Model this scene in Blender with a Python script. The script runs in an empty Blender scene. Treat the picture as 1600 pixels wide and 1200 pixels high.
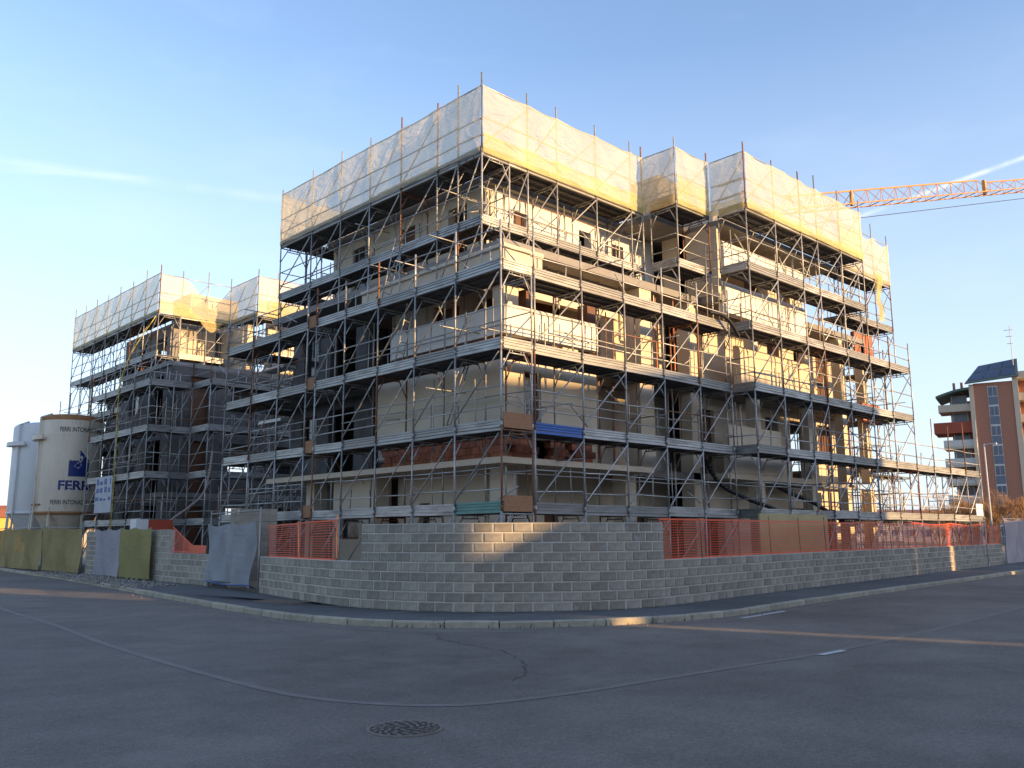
import bpy, math, random
from mathutils import Vector, Matrix
random.seed(7)
S = bpy.context.scene
COL = S.collection
rad = math.radians
V = Vector

# ------------------------------------------------------------------ camera
cam_d = bpy.data.cameras.new('camera'); cam = bpy.data.objects.new('camera', cam_d); COL.objects.link(cam)
cam_d.sensor_fit = 'HORIZONTAL'; cam_d.sensor_width = 36; cam_d.lens = 36 * 1380 / 1600
cam_d.clip_start = .1; cam_d.clip_end = 9000
YAW, TILT, ROLL = rad(46.4), rad(9.7), rad(-.31)
fw = V((math.cos(YAW), math.sin(YAW), 0)); rt = V((math.sin(YAW), -math.cos(YAW), 0)); up = V((0, 0, 1))
fv = fw * math.cos(TILT) + up * math.sin(TILT); u0 = -fw * math.sin(TILT) + up * math.cos(TILT)
rv = rt * math.cos(ROLL) + u0 * math.sin(ROLL); uv = -rt * math.sin(ROLL) + u0 * math.cos(ROLL)
EYE = V((0, 0, 1.65))
M = Matrix((rv, uv, -fv)).transposed().to_4x4(); M.translation = EYE
cam.matrix_world = M
S.camera = cam

# ------------------------------------------------------------------ sky and sun
SUN_EL = rad(10.5); SAZ = V((.27, -1, 0)).normalized()
sdir = V((SAZ.x * math.cos(SUN_EL), SAZ.y * math.cos(SUN_EL), math.sin(SUN_EL)))
W = bpy.data.worlds.new('World'); S.world = W; W.use_nodes = True
nt = W.node_tree; N = nt.nodes; LK = nt.links
bg = N['Background']
sky = N.new('ShaderNodeTexSky'); sky.sky_type = 'NISHITA'; sky.sun_disc = False
sky.sun_elevation = SUN_EL; sky.sun_rotation = math.atan2(SAZ.x, SAZ.y)
sky.air_density = 1.0; sky.dust_density = .6; sky.ozone_density = 2.2; sky.altitude = 0
bg.inputs['Strength'].default_value = .15
tc = N.new('ShaderNodeTexCoord')
def wmath(op, a=None, b=None, c=None):
    n = N.new('ShaderNodeMath'); n.operation = op
    for i, v in enumerate((a, b, c)):
        if v is None: continue
        if isinstance(v, (int, float)): n.inputs[i].default_value = v
        else: LK.new(v, n.inputs[i])
    return n.outputs[0]
def wdot(vec):
    n = N.new('ShaderNodeVectorMath'); n.operation = 'DOT_PRODUCT'
    LK.new(tc.outputs['Generated'], n.inputs[0]); n.inputs[1].default_value = vec
    return n.outputs['Value']
# thin high cloud: stretched noise on the direction
mp = N.new('ShaderNodeMapping'); mp.inputs['Scale'].default_value = (1.6, 1.6, 5.5)
LK.new(tc.outputs['Generated'], mp.inputs[0])
nz = N.new('ShaderNodeTexNoise'); nz.inputs['Scale'].default_value = 1.7; nz.inputs['Detail'].default_value = 7; nz.inputs['Roughness'].default_value = .58
LK.new(mp.outputs[0], nz.inputs[0])
cr = N.new('ShaderNodeMapRange'); cr.inputs[1].default_value = .5; cr.inputs[2].default_value = .85; cr.inputs[3].default_value = 0; cr.inputs[4].default_value = .16
LK.new(nz.outputs[0], cr.inputs[0])
def pixdir(x, y): return (fv + rv * ((x - 800) / 1380) - uv * ((y - 600) / 1380)).normalized()
def contrail(p, q, w, strength, breakup):
    a, b = pixdir(*p), pixdir(*q); n = a.cross(b).normalized(); m = (a + b).normalized(); half = m.dot(a)
    d = wmath('ABSOLUTE', wdot(n)); core = wmath('SUBTRACT', 1, wmath('DIVIDE', d, w)); core = wmath('MAXIMUM', core, 0)
    lim = N.new('ShaderNodeMapRange'); lim.inputs[1].default_value = half - .01; lim.inputs[2].default_value = half + .004
    LK.new(wdot(m), lim.inputs[0])
    n2 = N.new('ShaderNodeTexNoise'); n2.inputs['Scale'].default_value = breakup; n2.inputs['Detail'].default_value = 4
    LK.new(tc.outputs['Generated'], n2.inputs[0])
    br = N.new('ShaderNodeMapRange'); br.inputs[1].default_value = .3; br.inputs[2].default_value = .65
    LK.new(n2.outputs[0], br.inputs[0])
    return wmath('MULTIPLY', wmath('MULTIPLY', wmath('MULTIPLY', core, lim.outputs[0]), br.outputs[0]), strength)
c1 = contrail((1345, 338), (1720, 203), .0035, .7, 30)
c2 = contrail((-60, 243), (440, 312), .007, .2, 16)
c3 = contrail((-60, 262), (120, 272), .004, .25, 20)
tot = wmath('MINIMUM', wmath('ADD', wmath('ADD', cr.outputs[0], c1), wmath('ADD', c2, c3)), .85)
mx = N.new('ShaderNodeMix'); mx.data_type = 'RGBA'
tint = N.new('ShaderNodeMix'); tint.data_type = 'RGBA'; tint.blend_type = 'MULTIPLY'; tint.inputs[0].default_value = 1; tint.inputs[7].default_value = (1.09, .985, 1.0, 1)
LK.new(sky.outputs[0], tint.inputs[6])
hz = N.new('ShaderNodeMapRange'); hz.inputs[1].default_value = 0; hz.inputs[2].default_value = .5; hz.inputs[3].default_value = .85; hz.inputs[4].default_value = 0
LK.new(wdot((0, 0, 1)), hz.inputs[0]); hmix = N.new('ShaderNodeMix'); hmix.data_type = 'RGBA'; LK.new(hz.outputs[0], hmix.inputs[0]); LK.new(tint.outputs[2], hmix.inputs[6]); hmix.inputs[7].default_value = (1.9, 2.2, 2.68, 1)
LK.new(tot, mx.inputs[0]); LK.new(hmix.outputs[2], mx.inputs[6]); mx.inputs[7].default_value = (3.0, 3.15, 3.5, 1)
LK.new(mx.outputs[2], bg.inputs[0])

sl = bpy.data.lights.new('sun', 'SUN'); sl.energy = 3.6; sl.angle = rad(.5); sl.color = (1, .63, .28)
so = bpy.data.objects.new('sun', sl); COL.objects.link(so)
so.rotation_euler = (-sdir).to_track_quat('-Z', 'Y').to_euler(); so.location = (0, -20, 40)
S.view_settings.view_transform = 'Standard'; S.view_settings.look = 'None'; S.view_settings.gamma = 1
S.view_settings.exposure = 1.45

# ------------------------------------------------------------------ helpers
class MB:
    def __init__(s): s.v = []; s.f = []
    def box(s, x0, x1, y0, y1, z0, z1):
        b = len(s.v)
        s.v += [(x0,y0,z0),(x1,y0,z0),(x1,y1,z0),(x0,y1,z0),(x0,y0,z1),(x1,y0,z1),(x1,y1,z1),(x0,y1,z1)]
        s.f += [(b,b+3,b+2,b+1),(b+4,b+5,b+6,b+7),(b,b+1,b+5,b+4),(b+1,b+2,b+6,b+5),(b+2,b+3,b+7,b+6),(b+3,b,b+4,b+7)]
        return s
    def tube(s, a, b, r, n=7, r2=None, cap=True):
        a = V(a); b = V(b); d = (b - a)
        if d.length < 1e-6: return s
        d.normalize(); x = d.orthogonal().normalized(); y = d.cross(x); k = len(s.v); r2 = r if r2 is None else r2
        for i in range(n):
            t = 2 * math.pi * i / n; o = x * math.cos(t) + y * math.sin(t)
            s.v.append(tuple(a + o * r)); s.v.append(tuple(b + o * r2))
        for i in range(n):
            j = (i + 1) % n; s.f.append((k+2*i, k+2*j, k+2*j+1, k+2*i+1))
        if cap:
            s.f.append(tuple(k+2*i for i in reversed(range(n)))); s.f.append(tuple(k+2*i+1 for i in range(n)))
        return s
    def path(s, pts, r, n=7):
        for a, b in zip(pts, pts[1:]): s.tube(a, b, r, n)
        return s
    def lathe(s, prof, n=40, c=(0, 0)):
        k = len(s.v); m = len(prof)
        for i in range(n):
            t = 2 * math.pi * i / n
            for r, z in prof: s.v.append((c[0] + r * math.cos(t), c[1] + r * math.sin(t), z))
        for i in range(n):
            j = (i + 1) % n
            for q in range(m - 1): s.f.append((k+i*m+q, k+j*m+q, k+j*m+q+1, k+i*m+q+1))
        return s
    def prism(s, poly, z0, z1):
        k = len(s.v); n = len(poly)
        s.v += [(x, y, z0) for x, y in poly] + [(x, y, z1) for x, y in poly]
        s.f += [tuple(k+i for i in reversed(range(n))), tuple(k+n+i for i in range(n))]
        for i in range(n):
            j = (i+1) % n; s.f.append((k+i, k+j, k+n+j, k+n+i))
        return s
    def quad(s, a, b, c, d):
        k = len(s.v); s.v += [tuple(a), tuple(b), tuple(c), tuple(d)]; s.f.append((k, k+1, k+2, k+3)); return s
    def mesh(s, name, mat, smooth=False):
        me = bpy.data.meshes.new(name); me.from_pydata(s.v, [], s.f); me.update()
        if mat: me.materials.append(mat)
        if smooth: me.polygons.foreach_set('use_smooth', [True] * len(me.polygons))
        return me

def ob(name, me, parent=None, mw=None, **props):
    o = bpy.data.objects.new(name, me); COL.objects.link(o)
    mw = mw if mw is not None else Matrix.Identity(4)
    if parent is not None:
        o.parent = parent; o.matrix_local = WM[parent.name].inverted() @ mw
    else: o.matrix_local = mw
    WM[o.name] = mw
    for k, v in props.items(): o[k] = v
    return o
WM = {}
def thing(name, loc, label, cat, group=None, rz=0):
    mw = Matrix.Translation(loc) @ Matrix.Rotation(rz, 4, 'Z')
    o = ob(name, None, None, mw); o['label'] = label; o['category'] = cat
    o.empty_display_size = .2
    if group: o['group'] = group
    return o
def part(name, mb, mat, parent, mw=None, smooth=False, **p):
    """world-space geometry put under parent (origin at parent)"""
    if mw is None: mw = WM[parent.name] if parent is not None else Matrix.Identity(4)
    inv = mw.inverted()
    mb.v = [tuple(inv @ V(v)) for v in mb.v]
    return ob(name, mb.mesh(name, mat, smooth), parent, mw, **p)
def lpart(name, mb, mat, parent, smooth=False, **p):
    """geometry already in the parent's local space"""
    return ob(name, mb.mesh(name, mat, smooth), parent, WM[parent.name], **p)
def struct(name, mb, mat, **p):
    o = ob(name, mb.mesh(name, mat), None, None, kind='structure', **p); return o
def single(name, mb, mat, label, cat, base, group=None, smooth=False):
    mw = Matrix.Translation(base); mb.v = [(v[0]-base[0], v[1]-base[1], v[2]-base[2]) for v in mb.v]
    o = ob(name, mb.mesh(name, mat, smooth), None, mw, label=label, category=cat)
    if group: o['group'] = group
    return o
def span(a, b):
    """matrix that takes unit +X segment mesh to a->b (z kept up), x scaled"""
    a = V(a); b = V(b); d = b - a; L = d.length; d.normalize()
    y = V((0,0,1)).cross(d)
    if y.length < 1e-5: y = V((0,1,0))
    y.normalize(); z = d.cross(y)
    m = Matrix((d * L, y, z)).transposed().to_4x4(); m.translation = a
    return m

# ------------------------------------------------------------------ materials
def mat(name, col, rough=.7, metal=0, var=.12, scale=3., bump=0, bscale=40., rnd=0, stain=None, stain_amt=.0, stain_scale=1.5, spec=.4, coord='Object', stretch=(1,1,1)):
    m = bpy.data.materials.new(name); m.use_nodes = True; t = m.node_tree; n = t.nodes; l = t.links
    b = n['Principled BSDF']; b.inputs['Roughness'].default_value = rough; b.inputs['Metallic'].default_value = metal
    b.inputs['Specular IOR Level'].default_value = spec
    co = n.new('ShaderNodeTexCoord'); 
    if coord == 'World':
        g = n.new('ShaderNodeNewGeometry'); src = g.outputs['Position']
    else: src = co.outputs['Object']
    mpn = n.new('ShaderNodeMapping'); mpn.inputs['Scale'].default_value = stretch; l.new(src, mpn.inputs[0]); src = mpn.outputs[0]
    no = n.new('ShaderNodeTexNoise'); no.inputs['Scale'].default_value = scale; no.inputs['Detail'].default_value = 8; no.inputs['Roughness'].default_value = .62
    l.new(src, no.inputs[0])
    mr = n.new('ShaderNodeMapRange'); mr.inputs[1].default_value = .25; mr.inputs[2].default_value = .75; mr.inputs[3].default_value = 1 - var; mr.inputs[4].default_value = 1 + var
    l.new(no.outputs[0], mr.inputs[0]); val = mr.outputs[0]
    if rnd:
        oi = n.new('ShaderNodeObjectInfo'); r2 = n.new('ShaderNodeMapRange'); r2.inputs[3].default_value = 1 - rnd; r2.inputs[4].default_value = 1 + rnd
        l.new(oi.outputs['Random'], r2.inputs[0]); mu = n.new('ShaderNodeMath'); mu.operation = 'MULTIPLY'
        l.new(val, mu.inputs[0]); l.new(r2.outputs[0], mu.inputs[1]); val = mu.outputs[0]
    hs = n.new('ShaderNodeHueSaturation'); hs.inputs['Color'].default_value = (*col, 1); l.new(val, hs.inputs['Value']); c = hs.outputs[0]
    if stain:
        sn = n.new('ShaderNodeTexNoise'); sn.inputs['Scale'].default_value = stain_scale; sn.inputs['Detail'].default_value = 9; sn.inputs['Roughness'].default_value = .7
        l.new(src, sn.inputs[0])
        if rnd:
            sn.noise_dimensions = '4D'; l.new(oi.outputs['Random'], sn.inputs['W'])
            wm = n.new('ShaderNodeMath'); wm.operation = 'MULTIPLY'; wm.inputs[1].default_value = 50; l.new(oi.outputs['Random'], wm.inputs[0]); l.new(wm.outputs[0], sn.inputs['W'])
        sr = n.new('ShaderNodeMapRange'); sr.inputs[1].default_value = .62 - .3 * stain_amt; sr.inputs[2].default_value = .74 - .2 * stain_amt; sr.inputs[4].default_value = .85
        l.new(sn.outputs[0], sr.inputs[0])
        mix = n.new('ShaderNodeMix'); mix.data_type = 'RGBA'; l.new(sr.outputs[0], mix.inputs[0]); l.new(c, mix.inputs[6]); mix.inputs[7].default_value = (*stain, 1); c = mix.outputs[2]
    l.new(c, b.inputs['Base Color'])
    if bump:
        bn = n.new('ShaderNodeTexNoise'); bn.inputs['Scale'].default_value = bscale; bn.inputs['Detail'].default_value = 5; l.new(src, bn.inputs[0])
        bp = n.new('ShaderNodeBump'); bp.inputs['Strength'].default_value = bump; bp.inputs['Distance'].default_value = .02
        l.new(bn.outputs[0], bp.inputs['Height']); l.new(bp.outputs[0], b.inputs['Normal'])
    return m

steel = mat('galvanised_tube', (.36,.355,.34), .5, .45, .25, 6, rnd=.3, stain=(.17,.09,.05), stain_amt=.25, stain_scale=2.5)
toe_m = mat('galvanised_board', (.34,.34,.33), .5, .35, .25, 4, rnd=.34, stain=(.19,.18,.165), stain_amt=.5, stain_scale=3, stretch=(.6,2,2))
deck_m = mat('deck_steel', (.15,.148,.145), .6, .3, .3, 4, rnd=.25, stain=(.12,.10,.08), stain_amt=.5)
rust_m = mat('rusty_tube', (.22,.10,.055), .75, .1, .3, 8, rnd=.2)
blue_m = mat('blue_board', (.035,.11,.36), .45, .1, .2, 4, stain=(.3,.32,.35), stain_amt=.1)
green_m = mat('green_board', (.10,.24,.21), .5, 0, .2, 4)
ply_m = mat('plywood', (.30,.15,.075), .75, 0, .25, 5, stretch=(1,1,4), rnd=.15)
cream = mat('cream_render', (.56,.48,.37), .85, 0, .07, 1.2, bump=.12, bscale=60, stain=(.44,.37,.28), stain_amt=.12, stain_scale=.7, coord='World')
white_r = mat('white_insulation', (.66,.65,.63), .8, 0, .06, 2, bump=.08, coord='World')
conc = mat('raw_concrete', (.24,.23,.22), .85, 0, .2, 1.5, bump=.2, coord='World', stain=(.14,.13,.125), stain_amt=.4)
darkc = mat('hollow_wall_dark_interior', (.11,.105,.105), .9, 0, .25, 1.2, coord='World', stain=(.05,.048,.045), stain_amt=.45)  # dark wall tone; inside the main building it puts interior shade into the colour
door_m = mat('dark_brown_frame', (.11,.045,.022), .6, 0, .2, 4)
glass_m = mat('dark_glass', (.02,.022,.026), .12, 0, .1, 2, spec=.6)
brick_m = mat('hollow_brick', (.36,.13,.075), .85, 0, .2, 6, rnd=.22, bump=.2)
block_m = mat('concrete_block', (.30,.266,.215), .92, 0, .3, 6, bump=.6, bscale=90, rnd=.22, stain=(.38,.365,.33), stain_amt=.22, stain_scale=3)
mortar_m = mat('mortar', (.52,.485,.42), .95, 0, .2, 12, bump=.4, coord='World')
tan_m = mat('tan_block', (.34,.30,.24), .9, 0, .15, 6, rnd=.12, bump=.3)
orange_m = mat('orange_mesh', (.72,.095,.03), .55, 0, .15, 3, rnd=.1)

def asphalt(name, a, b, rough=.82):
    m = bpy.data.materials.new(name); m.use_nodes = True; t = m.node_tree; n = t.nodes; l = t.links; bs = n['Principled BSDF']
    g = n.new('ShaderNodeNewGeometry')
    def noise(s, d, r=.6):
        q = n.new('ShaderNodeTexNoise'); q.inputs['Scale'].default_value = s; q.inputs['Detail'].default_value = d; q.inputs['Roughness'].default_value = r; l.new(g.outputs['Position'], q.inputs[0]); return q.outputs[0]
    def mrange(x, a0, a1, b0, b1):
        q = n.new('ShaderNodeMapRange'); l.new(x, q.inputs[0])
        for i, v in enumerate((a0, a1, b0, b1)): q.inputs[1+i].default_value = v
        return q.outputs[0]
    def mul(x, y):
        q = n.new('ShaderNodeMath'); q.operation = 'MULTIPLY'; l.new(x, q.inputs[0]); l.new(y, q.inputs[1]); return q.outputs[0]
    big = mrange(noise(.16, 5), .3, .7, .72, 1.28); mid = mrange(noise(1.1, 8, .75), .3, .7, .78, 1.22); fine = mul(mrange(noise(75, 3, .8), .3, .7, .4, 1.7), mrange(noise(20, 4, .8), .3, .7, .68, 1.34))
    tot = mul(mul(big, mid), fine)
    hs = n.new('ShaderNodeHueSaturation'); hs.inputs['Color'].default_value = (*a, 1); l.new(tot, hs.inputs['Value'])
    du = mrange(noise(.45, 9, .75), .52, .68, 0, .6)
    mix = n.new('ShaderNodeMix'); mix.data_type = 'RGBA'; l.new(du, mix.inputs[0]); l.new(hs.outputs[0], mix.inputs[6]); mix.inputs[7].default_value = (*b, 1)
    l.new(mix.outputs[2], bs.inputs['Base Color']); bs.inputs['Roughness'].default_value = rough; bs.inputs['Specular IOR Level'].default_value = .35
    bp = n.new('ShaderNodeBump'); bp.inputs['Strength'].default_value = .55; bp.inputs['Distance'].default_value = .008; l.new(noise(110, 4, .7), bp.inputs['Height']); l.new(bp.outputs[0], bs.inputs['Normal'])
    return m
asph = asphalt('asphalt', (.150,.128,.108), (.225,.195,.165))
pave_m = asphalt('pavement_asphalt', (.10,.10,.10), (.17,.165,.155), .9)
dirt = asphalt('site_dirt', (.20,.17,.13), (.27,.24,.2), .95)
kerb_m = mat('kerb_stone', (.35,.315,.235), .9, 0, .2, 4, bump=.35, rnd=.14, stain=(.16,.145,.115), stain_amt=.3, stain_scale=3)

def cloth(name, col, trans, transl, var=.1, scale=.6, wrinkle=.6):
    m = bpy.data.materials.new(name); m.use_nodes = True; t = m.node_tree; n = t.nodes; l = t.links
    for q in list(n):
        if q.type == 'BSDF_PRINCIPLED': n.remove(q)
    out = [q for q in n if q.type == 'OUTPUT_MATERIAL'][0]
    g = n.new('ShaderNodeNewGeometry'); no = n.new('ShaderNodeTexNoise'); no.inputs['Scale'].default_value = scale; no.inputs['Detail'].default_value = 6
    l.new(g.outputs['Position'], no.inputs[0]); mr = n.new('ShaderNodeMapRange'); mr.inputs[1].default_value = .3; mr.inputs[2].default_value = .7; mr.inputs[3].default_value = 1-var; mr.inputs[4].default_value = 1+var; l.new(no.outputs[0], mr.inputs[0])
    hs = n.new('ShaderNodeHueSaturation'); hs.inputs['Color'].default_value = (*col, 1); l.new(mr.outputs[0], hs.inputs['Value'])
    wv = n.new('ShaderNodeTexNoise'); wv.inputs['Scale'].default_value = 1.6; wv.inputs['Detail'].default_value = 5; wv.inputs['Distortion'].default_value = 1.4
    mpw = n.new('ShaderNodeMapping'); mpw.inputs['Scale'].default_value = (1, 1, 1.9); mpw.inputs['Rotation'].default_value = (.5, .5, 0); l.new(g.outputs['Position'], mpw.inputs[0]); l.new(mpw.outputs[0], wv.inputs[0])
    bpw = n.new('ShaderNodeBump'); bpw.inputs['Strength'].default_value = wrinkle if trans > .1 else .28; bpw.inputs['Distance'].default_value = .22; l.new(wv.outputs[0], bpw.inputs['Height'])
    d = n.new('ShaderNodeBsdfDiffuse'); tr = n.new('ShaderNodeBsdfTranslucent'); l.new(bpw.outputs[0], d.inputs['Normal']); l.new(bpw.outputs[0], tr.inputs['Normal']); l.new(hs.outputs[0], d.inputs[0]); l.new(hs.outputs[0], tr.inputs[0])
    m1 = n.new('ShaderNodeMixShader'); m1.inputs[0].default_value = transl; l.new(d.outputs[0], m1.inputs[1]); l.new(tr.outputs[0], m1.inputs[2])
    tp = n.new('ShaderNodeBsdfTransparent'); m2 = n.new('ShaderNodeMixShader'); m2.inputs[0].default_value = trans
    l.new(m1.outputs[0], m2.inputs[1]); l.new(tp.outputs[0], m2.inputs[2]); l.new(m2.outputs[0], out.inputs[0])
    return m
net_w = cloth('white_debris_net', (.78,.69,.50), .28, .42)
net_y = cloth('yellow_debris_net', (.80,.68,.32), .50, .35)
net_c = cloth('sun_warm_debris_net', (.77,.68,.45), .34, .40)  # creamier copy made for the right faces, sun warmth put into the colour
olive_m = cloth('olive_tarp', (.34,.28,.14), .02, .15, .2)
lav_m = cloth('lavender_sheet', (.37,.345,.37), .02, .12, .1)
grey_m = cloth('grey_tarp', (.33,.335,.35), .02, .12, .12)
pink_m = cloth('pink_grey_sheet', (.42,.36,.36), .03, .15, .12)

# ------------------------------------------------------------------ ground, road, pavement, kerb
def catmull(P, n=6):
    out = []
    for i in range(len(P) - 1):
        p0 = V(P[max(i-1, 0)]); p1 = V(P[i]); p2 = V(P[i+1]); p3 = V(P[min(i+2, len(P)-1)])
        for k in range(n):
            t = k / n
            out.append(.5 * ((2*p1) + (p2-p0)*t + (2*p0-5*p1+4*p2-p3)*t*t + (3*p1-p0-3*p2+p3)*t**3))
    out.append(V(P[-1])); return out
def resample(P, step):
    L = [0]
    for a, b in zip(P, P[1:]): L.append(L[-1] + (b-a).length)
    n = max(1, round(L[-1] / step)); out = []; j = 0
    for i in range(n + 1):
        s = L[-1] * i / n
        while j < len(P) - 2 and L[j+1] < s: j += 1
        t = (s - L[j]) / max(1e-9, L[j+1] - L[j]); out.append(P[j].lerp(P[j+1], t))
    return out
kerb_pts = [(15.5,75),(13.6,58),(12.5,48),(11.75,38.5),(10.6,28.5),(9.9,22.9),(9.44,18.6),(9.32,16),(9.68,14),(10.75,12.35),(12.0,11.35),(13.6,10.6),(16.1,10.3),(20.4,10.75),(30.7,11.55),(36.3,12.0),(60,14.2),(110,19)]
kerb_l = resample(catmull([(x, y, 0) for x, y in kerb_pts], 8), 1.0)
def offset(P, d):
    out = []
    for i, p in enumerate(P):
        t = (P[min(i+1, len(P)-1)] - P[max(i-1, 0)]).normalized(); out.append(p + V((-t.y, t.x, 0)) * d)
    return out
struct('ground', MB().quad((-3000,-3000,-.03),(3000,-3000,-.03),(3000,3000,-.03),(-3000,3000,-.03)), mat('field_ground', (.12,.115,.06), .95, 0, .3, .05, coord='World'))
ROAD = struct('road', MB().quad((-70,-70,0),(110,-70,0),(110,80,0),(-70,80,0)), asph)
KERB = ob('kerb', None, None, None, kind='structure')
ki = offset(kerb_l, .14); kg = .012
for i in range(len(kerb_l) - 1):
    a, b, c, d = kerb_l[i], kerb_l[i+1], ki[i+1], ki[i]
    if b.y > 62 or a.x > 62: continue
    e = (b - a).normalized() * kg
    m = MB(); zt = .12 + random.uniform(-.006, .006); ch = .022
    n = (d - a).normalized() * ch
    A, B, Cc, D = a + e, b - e, c - e, d + e
    z = V((0,0,1)); k = 0
    ring = lambda h, o: [tuple(q + z * h) for q in (A + n*o, B + n*o, Cc, D)]
    m.v = ring(-.05, 0) + ring(zt - ch, 0) + ring(zt, 1)
    for q in range(2):
        for s in range(4): m.f.append((q*4+s, q*4+(s+1)%4, q*4+4+(s+1)%4, q*4+4+s))
    m.f.append((8, 9, 10, 11))
    o = (a + b) / 2; m.v = [tuple(V(v) - o) for v in m.v]
    ob('kerb_stone', m.mesh('kerb_stone', kerb_m), KERB, Matrix.Translation(o))
wall_pts = [(14.6,58),(13.5,48),(13.25,40),(12.98,31),(12.75,27.3),(12.25,23.1),(11.45,18.7),(11.28,16.47),(11.85,14.45),(12.78,13.38),(14.0,12.55),(15.25,12.12),(17.33,12.22),(23.6,12.95),(31.5,13.72),(47.1,15.25),(62,16.8),(110,21.5)]
wall_l = resample(catmull([(x, y, 0) for x, y in wall_pts], 10), .4)
m = MB()
ko = resample(ki, .5); nq = 160
kk = resample(ki, (sum((b-a).length for a, b in zip(ki, ki[1:]))) / nq)[:nq+1]; ww = resample(wall_l, (sum((b-a).length for a, b in zip(wall_l, wall_l[1:]))) / nq)[:nq+1]
kk[-1] = ki[-1]; 
cw = ww[0]
for i in range(nq):
    a, b, c, d = kk[i], kk[i+1], ww[i+1], ww[i]
    m.quad((a.x,a.y,.108),(b.x,b.y,.108),(c.x,c.y,.108),(d.x,d.y,.108))
struct('pavement', m, pave_m)
m = MB(); poly = [(p.x, p.y) for p in ww] + [(110, 120), (14.6, 120)]
k = len(poly); m.v = [(x, y, .11) for x, y in poly]; m.f = [tuple(range(k))]
struct('site_ground', m, dirt)

worn = mat('worn_white_paint', (.25,.225,.20), .8, 0, .3, 2, coord='World', stain=(.165,.143,.122), stain_amt=1.15, stain_scale=4)
fresh = mat('white_paint', (.50,.50,.50), .7, 0, .12, 3, coord='World', stain=(.2,.2,.2), stain_amt=.2, stain_scale=6)
def strip(name, P, w, z, mt, parent):
    L = offset(P, w/2); R = offset(P, -w/2); m = MB()
    for i in range(len(P)-1): m.quad((R[i].x,R[i].y,z),(R[i+1].x,R[i+1].y,z),(L[i+1].x,L[i+1].y,z),(L[i].x,L[i].y,z))
    return part(name, m, mt, parent)
cl = catmull([(x, y, 0) for x, y in [(7.6,38),(6.06,24.1),(5.67,18.9),(5.25,14.9),(5.03,11.5),(4.98,9.3),(5.06,8.4),(5.28,7.75),(5.63,7.2),(6.12,6.85),(7.2,6.62),(8.26,6.55),(10,6.42),(12.1,6.28),(15.7,6.38),(22,6.85),(40,8.4)]], 6)
strip('centre_line', cl, .12, .004, worn, ROAD)
strip('edge_line', catmull([(x, y, 0) for x, y in [(10.3,29),(9.62,22.3),(9.12,18.0),(8.95,15.7),(9.2,14.0),(9.7,12.8),(10.85,11.45),(12.42,10.55),(14.5,10.02),(15.6,9.93)]], 6), .11, .004, worn, ROAD)
strip('edge_line', [V((15.7,9.93,0)), V((16.7,10.03,0)), V((17.75,10.16,0))], .12, .005, fresh, ROAD)
strip('edge_line', catmull([(17.8,10.17,0),(24,10.75,0),(36,11.6,0)], 5), .11, .004, worn, ROAD)
strip('lane_dash', [V((11.72,6.2,0)), V((12.4,6.2,0))], .11, .008, fresh, ROAD)
tar = mat('road_crack', (.028,.028,.03), .8, 0, .2, 5)
def crack(pts):
    P = []
    for a, b in zip(pts, pts[1:]):
        a = V((*a, 0)); b = V((*b, 0)); n = max(2, int((b-a).length / .12))
        for i in range(n):
            P.append(a.lerp(b, i/n) + V((random.uniform(-.05,.05), random.uniform(-.05,.05), 0)))
    m = MB(); L = offset(P, 1)
    for i in range(len(P)-1):
        w0 = .003 + .006*random.random(); da = (L[i]-P[i])*w0; db = (L[i+1]-P[i+1])*w0
        a, b, c, d = P[i]-da, P[i+1]-db, P[i+1]+db, P[i]+da
        m.quad((a.x,a.y,.004),(b.x,b.y,.004),(c.x,c.y,.004),(d.x,d.y,.004))
    part('crack', m, tar, ROAD)
crack([(9.76,12.18),(9.25,11.37),(9.13,10.31),(8.86,9.34),(8.21,8.41),(7.65,7.86),(7.14,7.53)])


# manhole
mh = thing('manhole_cover', (4.86,6.47,0), 'round rusty iron manhole cover set in the asphalt road', 'manhole cover')
iron = mat('cast_iron', (.21,.175,.14), .75, .1, .3, 12, stain=(.12,.09,.07), stain_amt=.3)
lpart('frame', MB().lathe([(.335,.0),(.335,.010),(.302,.010),(.302,-.02)], 48), iron, mh)
lpart('cover', MB().lathe([(.297,-.02),(.297,.006),(.0,.006)], 48), mat('iron_recess', (.06,.055,.05), .85, .2, .3, 14), mh)
m = MB()
for ring, cnt in ((.07,5),(.14,9),(.205,14),(.265,18)):
    for i in range(cnt):
        t = 2*math.pi*(i + .3*ring)/cnt; x, y = ring*math.cos(t), ring*math.sin(t); t2 = t + .9
        p = V((x,y,0)); d = V((math.cos(t2), math.sin(t2), 0))*.028; n = V((-d.y, d.x, 0))*.42
        m.prism([tuple((p+s*d+q*n).xy) for s, q in ((-1,-1),(1,-1),(1,1),(-1,1))], .0055, .0125)
lpart('raised_pattern', m, iron, mh)
# drain grate on the pavement
dg = thing('drain_grate', (10.95,19.5,.108), 'rusty rectangular drain grate in the pavement near the tarp gate', 'drain grate', rz=rad(98))
lpart('frame', MB().box(-.75,.75,-.36,.36,0,.006), rust_m, dg)
for i in range(9): lpart('bar', MB().box(-.7+i*.165,-.7+i*.165+.09,-.31,.31,.006,.016), iron, dg)

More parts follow.
